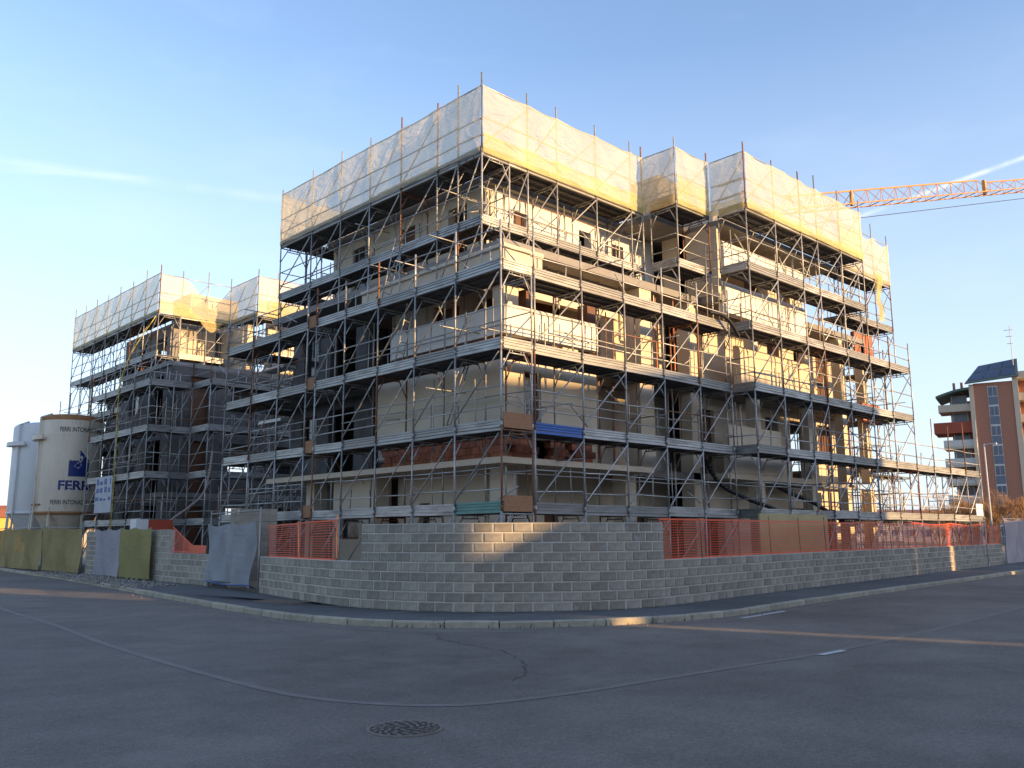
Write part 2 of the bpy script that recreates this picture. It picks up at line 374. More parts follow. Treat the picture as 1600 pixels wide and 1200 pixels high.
# ------------------------------------------------------------------ block walls
BLK = {}
def blockmesh(w):
    key = round(w, 2)
    if key not in BLK:
        q = []
        for v in range(3):
            m = MB(); h, t, c = .174, .2, .006; hw = key/2
            rr = random.Random(v + int(key*100)); j = lambda: rr.uniform(-.004,.004)
            m.v = [(-hw+j(),-t/2+c,0+j()),(hw+j(),-t/2+c,0+j()),(hw+j(),-t/2+c,h+j()),(-hw+j(),-t/2+c,h+j()),
                   (-hw+c*2,-t/2-.002,c*2),(hw-c*2,-t/2-.002,c*2),(hw-c*2,-t/2-.002,h-c*2),(-hw+c*2,-t/2-.002,h-c*2),
                   (-hw,t/2,0),(hw,t/2,0),(hw,t/2,h),(-hw,t/2,h)]
            m.f = [(4,5,6,7),(0,1,5,4),(1,2,6,5),(2,3,7,6),(3,0,4,7),(1,9,10,2),(0,3,11,8),(3,2,10,11),(9,8,11,10)]
            q.append(m.mesh('block', block_m))
        BLK[key] = q
    return random.choice(BLK[key])
def wall_sub(p, q):
    ia = min(range(len(wall_l)), key=lambda i: (wall_l[i].xy - V(p)).length); ib = min(range(len(wall_l)), key=lambda i: (wall_l[i].xy - V(q)).length)
    return [w.copy() for w in wall_l[ia:ib+1]]
def block_wall(label, P, courses, cat='wall', z0=.11, limit=300, mt=None):
    base = (P[len(P)//2].x, P[len(P)//2].y, z0); T = thing('block_wall', base, label, cat, 'grey concrete block walls round the site')
    P = resample(P, .4); n = len(P) - 1
    L = offset(P, .088); R = offset(P, -.086)   # inner / outer
    m = MB(); h = courses*.2 - .012
    for i in range(n):
        a, b, c, d = R[i], R[i+1], L[i+1], L[i]
        m.quad((a.x,a.y,z0),(b.x,b.y,z0),(b.x,b.y,z0+h),(a.x,a.y,z0+h)); m.quad((c.x,c.y,z0),(d.x,d.y,z0),(d.x,d.y,z0+h),(c.x,c.y,z0+h)); m.quad((a.x,a.y,z0+h),(b.x,b.y,z0+h),(c.x,c.y,z0+h),(d.x,d.y,z0+h))
    for i in (0, n): m.quad((L[i].x,L[i].y,z0),(R[i].x,R[i].y,z0),(R[i].x,R[i].y,z0+h),(L[i].x,L[i].y,z0+h))
    part('mortar', m, mortar_m, T)
    items = []
    for c in range(courses):
        sh = .5 if c % 2 else 0
        segs = [(i + sh, i + 1 + sh) for i in range(n)] if not sh else [(0, .5)] + [(i + .5, i + 1.5) for i in range(n - 1)] + [(n - .5, n)]
        for s0, s1 in segs:
            pt = lambda s: P[min(int(s), n-1)].lerp(P[min(int(s), n-1)+1], s - min(int(s), n-1))
            a, b = pt(s0), pt(s1); sg = (pt((s0+s1)/2) - (a+b)/2)*.6; items.append((a + sg, b + sg, z0 + c*.2 + .004))
    cp = V((0,0,0)); items.sort(key=lambda q: ((q[0]+q[1])/2 - cp).length)
    rest = MB()
    for k, (a, b, z) in enumerate(items):
        d = (b - a).normalized(); w = (b-a).length - .028; me = blockmesh(w); mid = (a+b)/2
        nn = V((-d.y, d.x, 0)); j = random.uniform(-.004, .004)
        mw = Matrix((d, nn, V((0,0,1)))).transposed().to_4x4(); mw.translation = (mid.x + nn.x*j, mid.y + nn.y*j, z)
        if k < limit: ob('block', me, T, mw)
        else:
            o = len(rest.v); rest.v += [tuple(mw @ v.co) for v in me.vertices]; rest.f += [tuple(o + i for i in p.vertices) for p in me.polygons]
    if rest.v: part('far_blocks', rest, block_m, T, kind='stuff')
    return T
block_wall('tall curved grey block wall at the street corner, sunlit patch at its top', wall_sub((11.28,16.47), (16.15,12.12)), 9)
rw = wall_sub((16.15,12.12), (47.1,15.25))
half = int(len(rw)*.42)
block_wall('low grey block wall right of the corner, under the long orange netting', rw[:half+1], 5)
block_wall('far end of the low grey block wall before the pinkish hoarding', rw[half:], 5)
block_wall('low grey block wall between tarp gate and tall corner wall', wall_sub((12.2,22.7), (11.28,16.47)), 5)
block_wall('short low grey block wall left of the grey tarp gate', wall_sub((12.98,31), (12.75,27.2)), 5)
block_wall('tall dark block wall behind the lavender and yellow sheets', wall_sub((13.25,40), (12.98,31)), 9)
# loose bars of mortar/rebar on top and tan pier
tp = thing('block_pier', (13.45,25.9,.11), 'tan block pier rising behind the grey tarp gate', 'pier', rz=rad(-27.4))
for c in range(12):
    for i in range(4 if c % 2 else 3):
        x0 = -.7 + i*.47 - (.235 if c % 2 else 0); x1 = min(x0 + .46, .7); x0 = max(x0, -.7)
        if x1 - x0 > .05: lpart('block', MB().box(x0, x1, -.15, .15, c*.2, c*.2+.19), tan_m, tp)

# ------------------------------------------------------------------ scaffolds
def profile_mesh(name, boxes, mt):
    m = MB()
    for y0, y1, z0, z1 in boxes: m.box(0, 1, y0, y1, z0, z1)
    return m.mesh(name, mt)
TOE = profile_mesh('toe_board', [(-.03,.03,-.075,-.014),(-.003,.003,-.014,.2),(-.026,.026,.014,.062),(-.026,.026,.09,.128),(-.026,.026,.152,.2)], toe_m)
TOEB = TOE.copy(); TOEB.materials[0] = blue_m
TOEG = TOE.copy(); TOEG.materials[0] = green_m
PLYB = profile_mesh('plywood_board', [(-.012,.012,-.02,.36)], ply_m)
PLANK = profile_mesh('deck_plank', [(-.155,.155,-.012,0),(-.155,-.147,-.06,-.012),(.147,.155,-.06,-.012),(-.06,-.05,-.035,-.012),(.05,.06,-.035,-.012)], deck_m)
def unit_tube(name, r, mt, n=6): return MB().tube((0,0,0),(1,0,0),r,n).mesh(name, mt, True)
RAIL = unit_tube('guard_rail', .019, steel); BRACE = unit_tube('diagonal_brace', .021, steel)
RRAIL = unit_tube('guard_rail', .019, rust_m)
FRM = {}
def frame_mesh(h, rust=False):
    key = (round(h, 2), rust)
    if key not in FRM:
        m = MB(); w = 1.05
        for x in (0, w):
            m.tube((x,0,0),(x,0,h),.0245,8); m.tube((x,0,.0),(x,0,.13),.035,8); m.tube((x,0,h-.6),(x,0,h-.56),.036,8)
        m.tube((0,0,h-.075),(w,0,h-.075),.022,6)
        m.tube((.27,0,h-.16),(w-.27,0,h-.16),.017,6)
        m.tube((0,0,h-.62),(.3,0,h-.09),.017,6); m.tube((w,0,h-.62),(w-.3,0,h-.09),.017,6)
        for x in (.38,.67): m.tube((x,0,h-.16),(x,0,h-.08),.012,5)
        FRM[key] = m.mesh('portal_frame', rust_m if rust else steel, True)
    return FRM[key]
POST = {}
def post_mesh(h, rust=False):
    key = (round(h, 1), rust)
    if key not in POST:
        m = MB().tube((0,0,0),(0,0,key[0]),.026,8); m.tube((0,0,0),(0,0,.12),.034,8)
        m.tube((0,0,.48),(0,0,.53),.034,6); m.tube((0,0,.96),(0,0,1.01),.034,6)
        POST[key] = m.mesh('guard_post', rust_m if rust else steel, True)
    return POST[key]
def LZ(k): return .22 + 2*k
def run(T, start, d, bays, n, k0, k1, first_frame=True, last_frame=True, top='post', brace_dir=1, boards={}, end_boards=None, inner=True, toe=True, base=None, post_h=(1.05,1.3), net=False):
    """one straight scaffold run: start = outer post, d = direction, n = outward normal, decks k0..k1"""
    d = V((*d, 0)); n = V((*n, 0)); p = V((*start, 0)); nodes = [p.copy()]
    for b in bays: p = p + d*b; nodes.append(p.copy())
    zb = base if base is not None else (.11 if k0 == 1 else LZ(k0-1))
    for i, q in enumerate(nodes):
        if (i == 0 and not first_frame) or (i == len(nodes)-1 and not last_frame): continue
        z = zb
        for k in range(k0, k1+1):
            h = LZ(k) - z
            mw = Matrix((-n, V((0,0,1)).cross(-n), V((0,0,1)))).transposed().to_4x4(); mw.translation = (q.x + random.uniform(-.012,.012), q.y + random.uniform(-.012,.012), z)
            ob('portal_frame', frame_mesh(h, random.random() < .05), T, mw); z = LZ(k)
        if top == 'post':
            h = random.uniform(*post_h)
            ob('guard_post', post_mesh(h, random.random() < .2), T, Matrix.Translation((q.x, q.y, z)))
            if net: ob('guard_post', post_mesh(random.uniform(1.0,2.0)), T, Matrix.Translation((q.x-n.x*1.05, q.y-n.y*1.05, z)))
    for i, b in enumerate(bays):
        A, B = nodes[i], nodes[i+1]
        for k in range(k0, k1+1):
            z = LZ(k)
            for j in range(3):
                o = -n*(.19 + .33*j); ob('deck_plank', PLANK, T, span((A.x+o.x, A.y+o.y, z), (B.x+o.x, B.y+o.y, z)))
            if toe:
                o = -n*.045; me = boards.get((i, k), TOE); j = random.uniform(-.012,.02); j2 = j + random.uniform(-.015,.015)
                a, c = (A, B) if (n.x*d.y - n.y*d.x) > 0 else (B, A)
                a = a + (c-a)*.004; 
                ob('toe_board', me, T, span((a.x+o.x, a.y+o.y, z+j), (c.x+o.x, c.y+o.y, z+j2)))
            hi = (k < k1) or top in ('post',)
            if hi:
                for hz in (.5, 1.0):
                    s0, s1 = random.uniform(-.03,.03), random.uniform(-.03,.03); o = -n*.035
                    ob('guard_rail', RRAIL if random.random() < .06 else RAIL, T, span((A.x+o.x-d.x*.06, A.y+o.y-d.y*.06, z+hz+s0), (B.x+o.x+d.x*.06, B.y+o.y+d.y*.06, z+hz+s1)))
            if inner and (k < k1 or top == 'post'):
                for _ in range(random.choice((0, 1, 2, 2, 3))):
                    t = random.uniform(.15, .85); q = A.lerp(B, t) - n*random.uniform(.8, 1.08); h = random.uniform(.7, 1.9) if k < k1 else random.uniform(.6, 1.1)
                    ob('spare_tube', RAIL if random.random() < .85 else RRAIL, T, span((q.x, q.y, z), (q.x + random.uniform(-.05,.05), q.y + random.uniform(-.05,.05), z+h)))
                if random.random() < .55:
                    t = random.uniform(.1, .5); q = A.lerp(B, t) - n*1.0; q2 = A.lerp(B, t + .4) - n*1.0
                    ob('spare_tube', RAIL, T, span((q.x, q.y, z+random.uniform(.3,1.6)), (q2.x, q2.y, z+random.uniform(.3,1.6))))
                if random.random() < .3:
                    q = A.lerp(B, random.uniform(.1,.9)); zz = z + random.uniform(.5,1.5); ob('spare_tube', RAIL, T, span((q.x+n.x*.18, q.y+n.y*.18, zz), (q.x-n.x*1.2, q.y-n.y*1.2, zz)))
            if inner and k < k1 and random.random() < .7:
                o = -n*1.02; ob('guard_rail', RAIL, T, span((A.x+o.x, A.y+o.y, z+.98), (B.x+o.x, B.y+o.y, z+.98+random.uniform(-.04,.04))))
        for k in range(k0-1, k1):
            z = LZ(k) if k else .2
            o = n*.03; P, Q = (A, B) if brace_dir > 0 else (B, A)
            e = d * brace_dir * .05
            ob('diagonal_brace', BRACE, T, span((P.x+o.x+e.x, P.y+o.y+e.y, z+.28+random.uniform(-.05,.05)), (Q.x+o.x-e.x, Q.y+o.y-e.y, LZ(k+1)-.16)))
    if end_boards:
        for which, k, me in end_boards:
            q = nodes[which]; a = q - n*.05; b = q - n*1.0; s = d*(.03 if which else -.03)
            if (n.x*d.y - n.y*d.x) * (1 if which == 0 else -1) > 0: a, b = b, a
            ob('toe_board' if me is not PLYB else 'plywood_board', me, T, span((a.x+s.x, a.y+s.y, LZ(k)), (b.x+s.x, b.y+s.y, LZ(k))))
            if me is TOE:
                for hz in (.5, 1.0): ob('guard_rail', RAIL, T, span((a.x+s.x, a.y+s.y, LZ(k)+hz), (b.x+s.x, b.y+s.y, LZ(k)+hz)))
    return nodes
G = 'steel frame scaffolds round the building'
def scaf(loc, label): return thing('scaffold', (*loc, .11), label, 'scaffold', G)
XN, YN = (-1, 0), (0, -1)
A1 = scaf((14.3,15.4), 'grey steel scaffold along the shaded left face, four decks up from the corner')
run(A1, (14.3,15.4), (0,1), [1.73,1.73,1.74,1.72,1.63], XN, 1, 4, brace_dir=-1, boards={(0,1):TOEG},
    end_boards=[(0,4,TOE),(0,3,TOE),(0,2,PLYB),(0,1,PLYB)])
A1b = scaf((14.3,24.5), 'grey steel scaffold at the far end of the shaded left face, before the courtyard')
run(A1b, (14.3,24.5), (0,1), [1.8,1.85,1.95], XN, 1, 4, brace_dir=-1, end_boards=[(-1,k,TOE) for k in (1,2,3,4)])
for k in (1,2,3,4):
    ob('plywood_board', PLYB, A1b, span((14.345,24.5,LZ(k)), (14.345,23.97,LZ(k))))
run(A1b, (15.5,30.1), (1,0), [1.8,1.8,1.8], (0,1), 1, 4)
A2 = scaf((15.45,15.4), 'grey steel scaffold on the sunlit right face beside the street corner, four decks')
run(A2, (15.45,15.4), (1,0), [1.8,1.8,1.8,1.8,1.75], YN, 1, 4, boards={(0,2):TOEB})
A3 = scaf((24.65,14.7), 'tall steel scaffold round the projecting right hand bay, six decks')
run(A3, (24.65,14.7), (1,0), [1.8,1.8,1.2,1.8,1.8], YN, 1, 6, top='net', end_boards=[(0,k,TOE) for k in (1,2,3,4,5,6)])
A3b = scaf((33.05,14.7), 'sunlit scaffold at the right end of the building, four decks')
run(A3b, (33.05,14.7), (1,0), [1.8,1.9], YN, 1, 4, first_frame=False)
run(A3b, (33.1,15.6), (1,0), [1.5,1.5,1.5], YN, 5, 6, top='net', base=LZ(4))
run(A3b, (36.85,15.8), (0,1), [1.8,1.8,1.8], (1,0), 1, 4)
A4 = scaf((36.75,14.7), 'low two deck scaffold running right past the end of the building')
run(A4, (36.75,14.7), (1,0), [1.75,1.75,1.75,1.7], YN, 1, 2, first_frame=False, post_h=(1.9,2.6))
run(A4, (36.95,18.3), (1,0), [1.75,1.75,1.75], (0,1), 1, 2, post_h=(1.9,2.6), toe=False)
B1 = scaf((15.45,17.4), 'upper steel scaffold behind the white net on the shaded left face, top two decks')
run(B1, (15.45,17.4), (0,1), [1.02,.95,1.8,1.68,1.72,1.85,2.15], XN, 5, 6, top='net', brace_dir=-1, base=LZ(4), end_boards=[(-1,5,TOE)])
run(B1, (16.55,28.55), (1,0), [1.8,1.8], (0,1), 5, 6, top='net', base=LZ(4))
B2 = scaf((16.5,17.4), 'upper steel scaffold behind the sunlit cream net on the right face')
run(B2, (16.5,17.4), (1,0), [.75,1.25,1.8,1.75,.6], YN, 5, 6, top='net', base=LZ(4))
run(B2, (15.45,17.4), (1,0), [1.05], YN, 5, 6, top='net', base=LZ(4), first_frame=False, last_frame=False)
B3 = scaf((22.68,16.05), 'narrow one bay upper scaffold projecting between the two sunlit nets')
run(B3, (22.68,16.05), (1,0), [1.82], YN, 5, 6, top='net', base=LZ(4), end_boards=[(0,5,TOE),(0,6,PLYB)])
W1 = scaf((14.6,38), 'dark steel scaffold round the left wing behind the silos, four decks')
run(W1, (14.6,38), (0,1), [1.8]*4, XN, 1, 4, brace_dir=-1, end_boards=[(0,k,TOE) for k in (1,2,3,4)])
run(W1, (15.65,38), (1,0), [.85], YN, 1, 4, first_frame=False)
run(W1, (16.5,36.2), (0,1), [1.8], XN, 1, 4, brace_dir=-1, end_boards=[(0,k,TOE) for k in (1,2,3,4)])
run(W1, (17.6,36.2), (1,0), [1.8,1.8], YN, 1, 4, first_frame=False)
run(W1, (16.75,46.6), (0,1), [1.8]*6, XN, 1, 4, brace_dir=-1, post_h=(1.3,1.9))
W2 = scaf((16.1,41.4), 'upper scaffold of the left wing behind its white and cream nets')
run(W2, (16.1,41.4), (0,1), [1.75]*7, XN, 5, 6, top='net', brace_dir=-1, base=LZ(4))
run(W2, (17.2,41.4), (1,0), [1.3,1.2], YN, 5, 6, top='net', base=LZ(4))
run(W2, (19.75,38.6), (0,1), [1.4,1.4], XN, 5, 6, top='net', brace_dir=-1, base=LZ(4))
run(W2, (20.8,38.6), (1,0), [1.8,1.8,1.8], YN, 5, 6, top='net', base=LZ(4), first_frame=False)

# net poles and nets on the top decks
def net_poles(T, pts):
    for x, y in pts:
        h = 2 + random.uniform(.2, .55); m = 'net_post'
        ob(m, post_mesh(round(h, 1), random.random() < .15), T, Matrix.Translation((x, y, LZ(6))))
def cum(s, d, bays):
    x, y = s; out = [(x, y)]
    for b in bays: x += d[0]*b; y += d[1]*b; out.append((x, y))
    return out
def net(label, pts, n, zt=2.0, mt=None, band=None, sag=.05, seed=0, droop=None, rails=None, wr=1.0):
    rr = random.Random(seed); a = V((*pts[0], 0)); b = V((*pts[-1], 0)); n = V((*n, 0)); L = (b-a).length; d = (b-a)/L
    T = thing('debris_net', (a.x, a.y, LZ(6)), label, 'debris net', 'debris nets round the roof edge')
    nodes = [(V((*p, 0)) - a).dot(d) for p in pts]
    ph = [(rr.uniform(.6,2.2), rr.uniform(-2,2), rr.uniform(0,6.3), rr.uniform(.3,1)) for _ in range(9)]
    def surf(z0, z1, off, amp, mt, nm):
        nu = max(4, int(L/.12)); nv = max(3, int((z1-z0)/.12)); m = MB()
        for i in range(nu+1):
            s = L*i/nu; j = max(0, min(len(nodes)-2, sum(1 for q in nodes if q <= s) - 1)); t = (s-nodes[j])/max(.01, nodes[j+1]-nodes[j]); bell = 4*t*(1-t)
            for k in range(nv+1):
                w = k/nv; z = z0 + (z1-z0)*w - sag*bell*w*w
                if droop: z -= droop(s/L)*w
                dd = sum(am*math.sin(fs*s*1.9 + fz*z*1.6 + p) for fs, fz, p, am in ph)/5
                o = off + amp*bell*(dd*.6 + .25*math.sin(w*math.pi)) + amp*.12*math.sin(5*s*wr + 4*w + ph[0][2])*bell + amp*.16*bell*math.sin(11*(w*.9 + .35*abs(t-.5)*2) + ph[1][2])*math.sin(w*math.pi) + amp*.10*math.sin(17*(s*.35+w) + ph[2][2])*math.sin(w*math.pi)
                p = a + d*s + n*o; m.v.append((p.x, p.y, LZ(6)+z))
        for i in range(nu):
            for k in range(nv): q = i*(nv+1)+k; m.f.append((q, q+nv+1, q+nv+2, q+1))
        part(nm, m, mt, T, smooth=True)
    surf(.02, zt, .06, .15, mt or net_w, 'net_sheet')
    if band: surf(-.02, band, .075, .07, net_y, 'lower_net')
    for zr in (rails or (.55, 1.05, zt)):
        for p, q in zip(pts, pts[1:]):
            ob('rail', RAIL, T, span((p[0]-n.x*.02, p[1]-n.y*.02, LZ(6)+zr+random.uniform(-.03,.03)), (q[0]-n.x*.02, q[1]-n.y*.02, LZ(6)+zr+random.uniform(-.03,.03))))
    for p, q in zip(pts, pts[1:]):
        if (V(p)-V(q)).length > 1.2:
            if n.x: p, q = q, p
            ob('brace', BRACE, T, span((p[0]-n.x*.03, p[1]-n.y*.03, LZ(6)+.2), (q[0]-n.x*.03, q[1]-n.y*.03, LZ(6)+zt-.15)))
    return T
pl = cum((15.45,17.4), (0,1), [1.02,.95,1.8,1.68,1.72,1.85,2.15]); net_poles(B1, pl)
net('long white net on the shaded left side of the main roof edge', pl, XN, seed=1, sag=.05)
net('cream net across the left end of the main roof edge, seen from behind', cum((15.5,28.55), (1,0), [1.8,1.8]), (0,1), mt=net_c, seed=8)
pr = cum((15.45,17.4), (1,0), [1.8,1.25,1.8,1.75,.6]); net_poles(B2, pr[1:])
net('sunlit cream net right of the top corner, wrinkled, yellow along its foot', pr, YN, band=.6, seed=2, sag=.06, mt=net_c)
p3 = cum((22.68,16.05), (1,0), [1.82]); net_poles(B3, p3)
net('narrow sunlit net on the projecting single bay', p3, YN, band=.95, seed=3, zt=1.95, mt=net_c)
net('small shaded net on the left side of the single bay', [(22.68,17.35),(22.68,16.05)][::-1], XN, seed=4, zt=1.95, band=.3)
p4 = cum((24.65,14.7), (1,0), [1.8,1.8,1.2,1.8,1.8]); net_poles(A3, p4)
net('large sunlit cream net on the projecting right hand bay', p4, YN, band=.35, seed=5, sag=.06, zt=1.95, mt=net_c)
net('shaded white net on the left side of the right hand bay', [(24.65,14.7),(24.65,16.0)], XN, seed=6, zt=1.95, band=.45)
p5 = cum((33.1,15.6), (1,0), [1.5,1.5,1.5]); net_poles(A3b, p5)
net('torn yellow net hanging at the far right end of the roof', p5, YN, band=None, seed=7, sag=.25, zt=1.9, mt=net_c)
tn = single('hanging_net_strip', MB(), net_y, 'loose yellow net strip dangling below the far right net', 'net strip', (36.2,15.5,LZ(6)))
m = MB(); nn = 26
for i in range(nn+1):
    z = .3 - 2.1*i/nn
    for j in range(7):
        x = (j/6-.5)*(.55 - .25*math.sin(i/nn*2.2)) + .12*math.sin(i*.35); m.v.append((x, -.03 + .09*math.sin(j*2.1 + i*.25), z))
for i in range(nn):
    for j in range(6): m.f.append((i*7+j, i*7+j+1, i*7+j+8, i*7+j+7))
tn.data = m.mesh('hanging_net_strip', net_y, True)
w1 = cum((16.1,41.4), (0,1), [1.75]*7); net_poles(W2, w1)
net('long shaded net on the left side of the left wing roof', w1, XN, seed=11, mt=net_c, sag=.06)
w2 = [(16.1,41.4),(17.2,41.4),(18.5,41.4),(19.7,41.4)]; net_poles(W2, w2[1:])
net('sagging sunlit net at the front of the left wing roof', w2, YN, seed=12, band=.7, zt=1.95, droop=lambda t: 1.25*math.exp(-((t-.72)/.22)**2), mt=net_c)
net('small shaded net on the set back side of the left wing', [(19.75,38.6),(19.75,40.0),(19.75,41.4)], XN, seed=13, zt=1.95)
w3 = cum((19.75,38.6), (1,0), [1.05,1.8,1.8]); net_poles(W2, w3)
net('sunlit net beside the main building on the left wing roof', w3, YN, seed=14, band=.8, zt=1.95)

# ------------------------------------------------------------------ the building
BLD = thing('unfinished_apartment_building', (15.6,16.7,.11), 'cream rendered apartment building under construction inside the scaffolding', 'building')
def facade(axis, pl, a0, a1, z0, z1, ops=(), mt=None, th=.3, sgn=1, parent=None, name='wall'):
    """wall with real openings; axis 'x': runs along X at y=pl (depth +y), axis 'y': runs along Y at x=pl"""
    mt = mt or cream; parent = parent or BLD
    us = sorted({a0, a1, *[o[0] for o in ops], *[o[1] for o in ops]}); zs = sorted({z0, z1, *[o[2] for o in ops], *[o[3] for o in ops]})
    m = MB()
    for u, u2 in zip(us, us[1:]):
        run_z = None
        for z, z2 in zip(zs, zs[1:]):
            cu, cz = (u+u2)/2, (z+z2)/2
            hole = any(o[0] < cu < o[1] and o[2] < cz < o[3] for o in ops)
            if not hole:
                if axis == 'x': m.box(u, u2, pl, pl+th, z, z2)
                else: m.box(pl, pl+th, u, u2, z, z2)
    part(name, m, mt, parent)
    for o in ops:
        kind = o[4] if len(o) > 4 else 'void'
        if kind == 'void': continue
        e = .17
        mm = door_m if kind == 'door' else glass_m
        f = MB(); t = .06
        def bx(u0, u1, z0_, z1_, d0, d1):
            (f.box(u0, u1, pl+d0, pl+d1, z0_, z1_) if axis == 'x' else f.box(pl+d0, pl+d1, u0, u1, z0_, z1_))
        bx(o[0]+.003, o[0]+t, o[2], o[3], e-.03, e+.03); bx(o[1]-t, o[1]-.003, o[2], o[3], e-.03, e+.03); bx(o[0]+t, o[1]-t, o[3]-t, o[3]-.003, e-.03, e+.03); bx(o[0]+t, o[1]-t, o[2]+.003, o[2]+t, e-.03, e+.03)
        fr = part('window_frame' if kind == 'glass' else 'door_frame', f, door_m, parent)
        f = MB(); bx(o[0]+t, o[1]-t, o[2]+t, o[3]-t, e-.01, e+.01)
        if parent['category'] == 'building': part('pane' if kind == 'glass' else 'door_leaf', f, mm, fr)
def boxp(name, b, mt, parent=None): return part(name, MB().box(*b), mt, parent or BLD)
# slabs
boxp('floor_slab', (15.05,21.2,16.15,28.2,3.44,3.6), cream); boxp('floor_slab', (21.2,36,16.9,28.2,3.4,3.62), conc)
boxp('floor_slab', (15.7,36,16.8,29.4,6.32,6.52), conc); boxp('floor_slab', (15.7,36,16.8,29.4,9.4,9.62), conc)
boxp('roof_slab', (16.53,36,18.47,27.1,12.02,12.2), conc); boxp('roof_slab', (24.9,33,15.78,18.46,12.02,12.19), conc); boxp('roof_slab', (22.75,24.89,17.12,18.46,12.02,12.18), conc)
boxp('core_wall', (20.6,33.5,22,26,.11,12.0), darkc)  # interior shade put into dark grey so the openings look dark
# ground floor
facade('y', 16.5, 18.4, 22.5, .11, 3.44, [(20.9,21.4,.9,2.6,'glass')]); facade('x', 18.2, 16.6, 21.0, .11, 3.44, [(18.6,19.2,.12,2.3,'door')])
for x, y in ((15.75,16.9),(20.7,16.85),(15.75,22.6),(15.75,26.2)): boxp('column', (x, x+.5, y, y+.5, .11, 3.44), cream)
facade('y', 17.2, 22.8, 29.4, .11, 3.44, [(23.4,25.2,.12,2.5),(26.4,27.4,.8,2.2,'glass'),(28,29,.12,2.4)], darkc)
facade('y', 15.75, 23.1, 25.0, .11, 3.44, [(23.5,24.6,1.55,2.35,'glass')], cream, .2)
facade('x', 18.4, 21.2, 24.9, .11, 3.4, [(22.8,23.7,.12,2.5,'door')])
# first floor
for r in range(3):
    for i in range(20):
        y = 16.75 + i*.29 + (.145 if r % 2 else 0)
        if y > 22.1: continue
        boxp('brick', (15.68,15.93,y,y+.277,3.604+r*.195,3.604+r*.195+.185), brick_m)
    for i in range(11):
        x = 15.98 + i*.29 + (.145 if r % 2 else 0)
        if i in (3,4,7): continue
        boxp('brick', (x,x+.277,16.78,17.03,3.604+r*.195,3.604+r*.195+.185), brick_m)
facade('y', 15.6, 16.7, 22.4, 4.2, 6.31, [], cream); facade('x', 16.7, 15.9, 19.3, 4.2, 6.31, [(16.35,17.0,4.6,6.0,'glass')], cream)
facade('x', 18.3, 19.3, 24.9, 3.63, 6.31, [(19.7,20.5,3.64,5.8),(22.7,23.6,3.64,5.9,'door')], cream)
facade('y', 19.3, 17.0, 18.3, 3.63, 6.31, [], cream, .2)
boxp('column', (21.6,22.3,16.9,17.5,3.63,6.31), cream); boxp('column', (24.3,24.75,16.9,17.4,.11,9.39), cream)
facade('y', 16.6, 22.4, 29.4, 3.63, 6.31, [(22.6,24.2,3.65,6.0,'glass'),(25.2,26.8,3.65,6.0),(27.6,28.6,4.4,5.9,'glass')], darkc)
# bullnose parapets
def parapet(name, axis, pl, a0, a1, z0, z1, mt, rnd_end=False):
    prof = [(.28,z0),(0,z0)] + [(0 + .22*(1-math.cos(t)), z1-.22+.22*math.sin(t)) for t in [math.pi/2*i/6 for i in range(7)]] + [(.28,z1)]
    m = MB(); n = len(prof)
    us = [a0, a1]
    for u in us:
        for o, z in prof: m.v.append((u, pl+o, z) if axis == 'x' else (pl+o, u, z))
    for i in range(n):
        j = (i+1) % n; m.f.append((i, j, n+j, n+i))
    m.f.append(tuple(range(n))); m.f.append(tuple(reversed(range(n, 2*n))))
    part(name, m, mt, BLD)
parapet('parapet', 'y', 15.55, 16.6, 21.3, 6.93, 7.8, white_r); parapet('parapet', 'x', 16.6, 15.83, 19.3, 6.93, 7.8, white_r)
m = MB()   # curved end of the balcony
for i in range(9):
    t0, t1 = math.pi/2*i/9, math.pi/2*(i+1)/9; R = 1.3
    f = lambda t, r: (15.55 + 1.3 - r*math.cos(t), 21.3 + r*math.sin(t))
    a, b, c, dd = f(t0, R), f(t1, R), f(t1, R-.28), f(t0, R-.28); m.prism([a, dd, c, b], 6.93, 7.8)
part('curved_parapet', m, white_r, BLD)
for r in range(2):
    for i in range(17):
        y = 16.75 + i*.29 + (.145 if r else 0)
        if y < 21.2: boxp('brick', (15.66,15.9,y,y+.277,6.525+r*.195,6.525+r*.195+.187), brick_m)
facade('y', 17.6, 17.9, 24.5, 6.53, 9.39, [(18.4,20.0,6.54,8.9),(20.9,22.2,6.54,8.9,'door')], cream)
facade('x', 18.3, 17.6, 24.9, 6.53, 9.39, [(18.3,19.6,6.54,8.9,'door'),(20.6,21.4,6.54,8.8),(22.7,23.6,6.54,9.0,'door')], cream)
boxp('column', (15.85,16.4,16.95,17.4,6.53,8.4), cream); boxp('column', (16.7,17.0,16.95,17.3,6.53,8.4), door_m)
boxp('column', (19.2,19.6,16.9,17.3,6.53,8.4), door_m); boxp('column', (21.7,22.3,16.9,17.5,6.53,9.39), cream)
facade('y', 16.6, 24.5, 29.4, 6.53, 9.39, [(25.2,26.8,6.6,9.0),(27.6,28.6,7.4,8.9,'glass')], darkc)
# deep band under the third floor
facade('y', 15.6, 16.7, 23.4, 8.4, 9.39, [], cream, .25); facade('x', 17.5, 15.85, 21.3, 8.4, 9.39, [], cream, .25); facade('x', 16.7, 15.85, 17.1, 8.4, 9.39, [], cream, .25)
boxp('sill_band', (15.54,15.6,16.6,23.4,9.3,9.42), cream); boxp('sill_band', (15.6,17.1,16.64,16.7,9.3,9.42), cream)
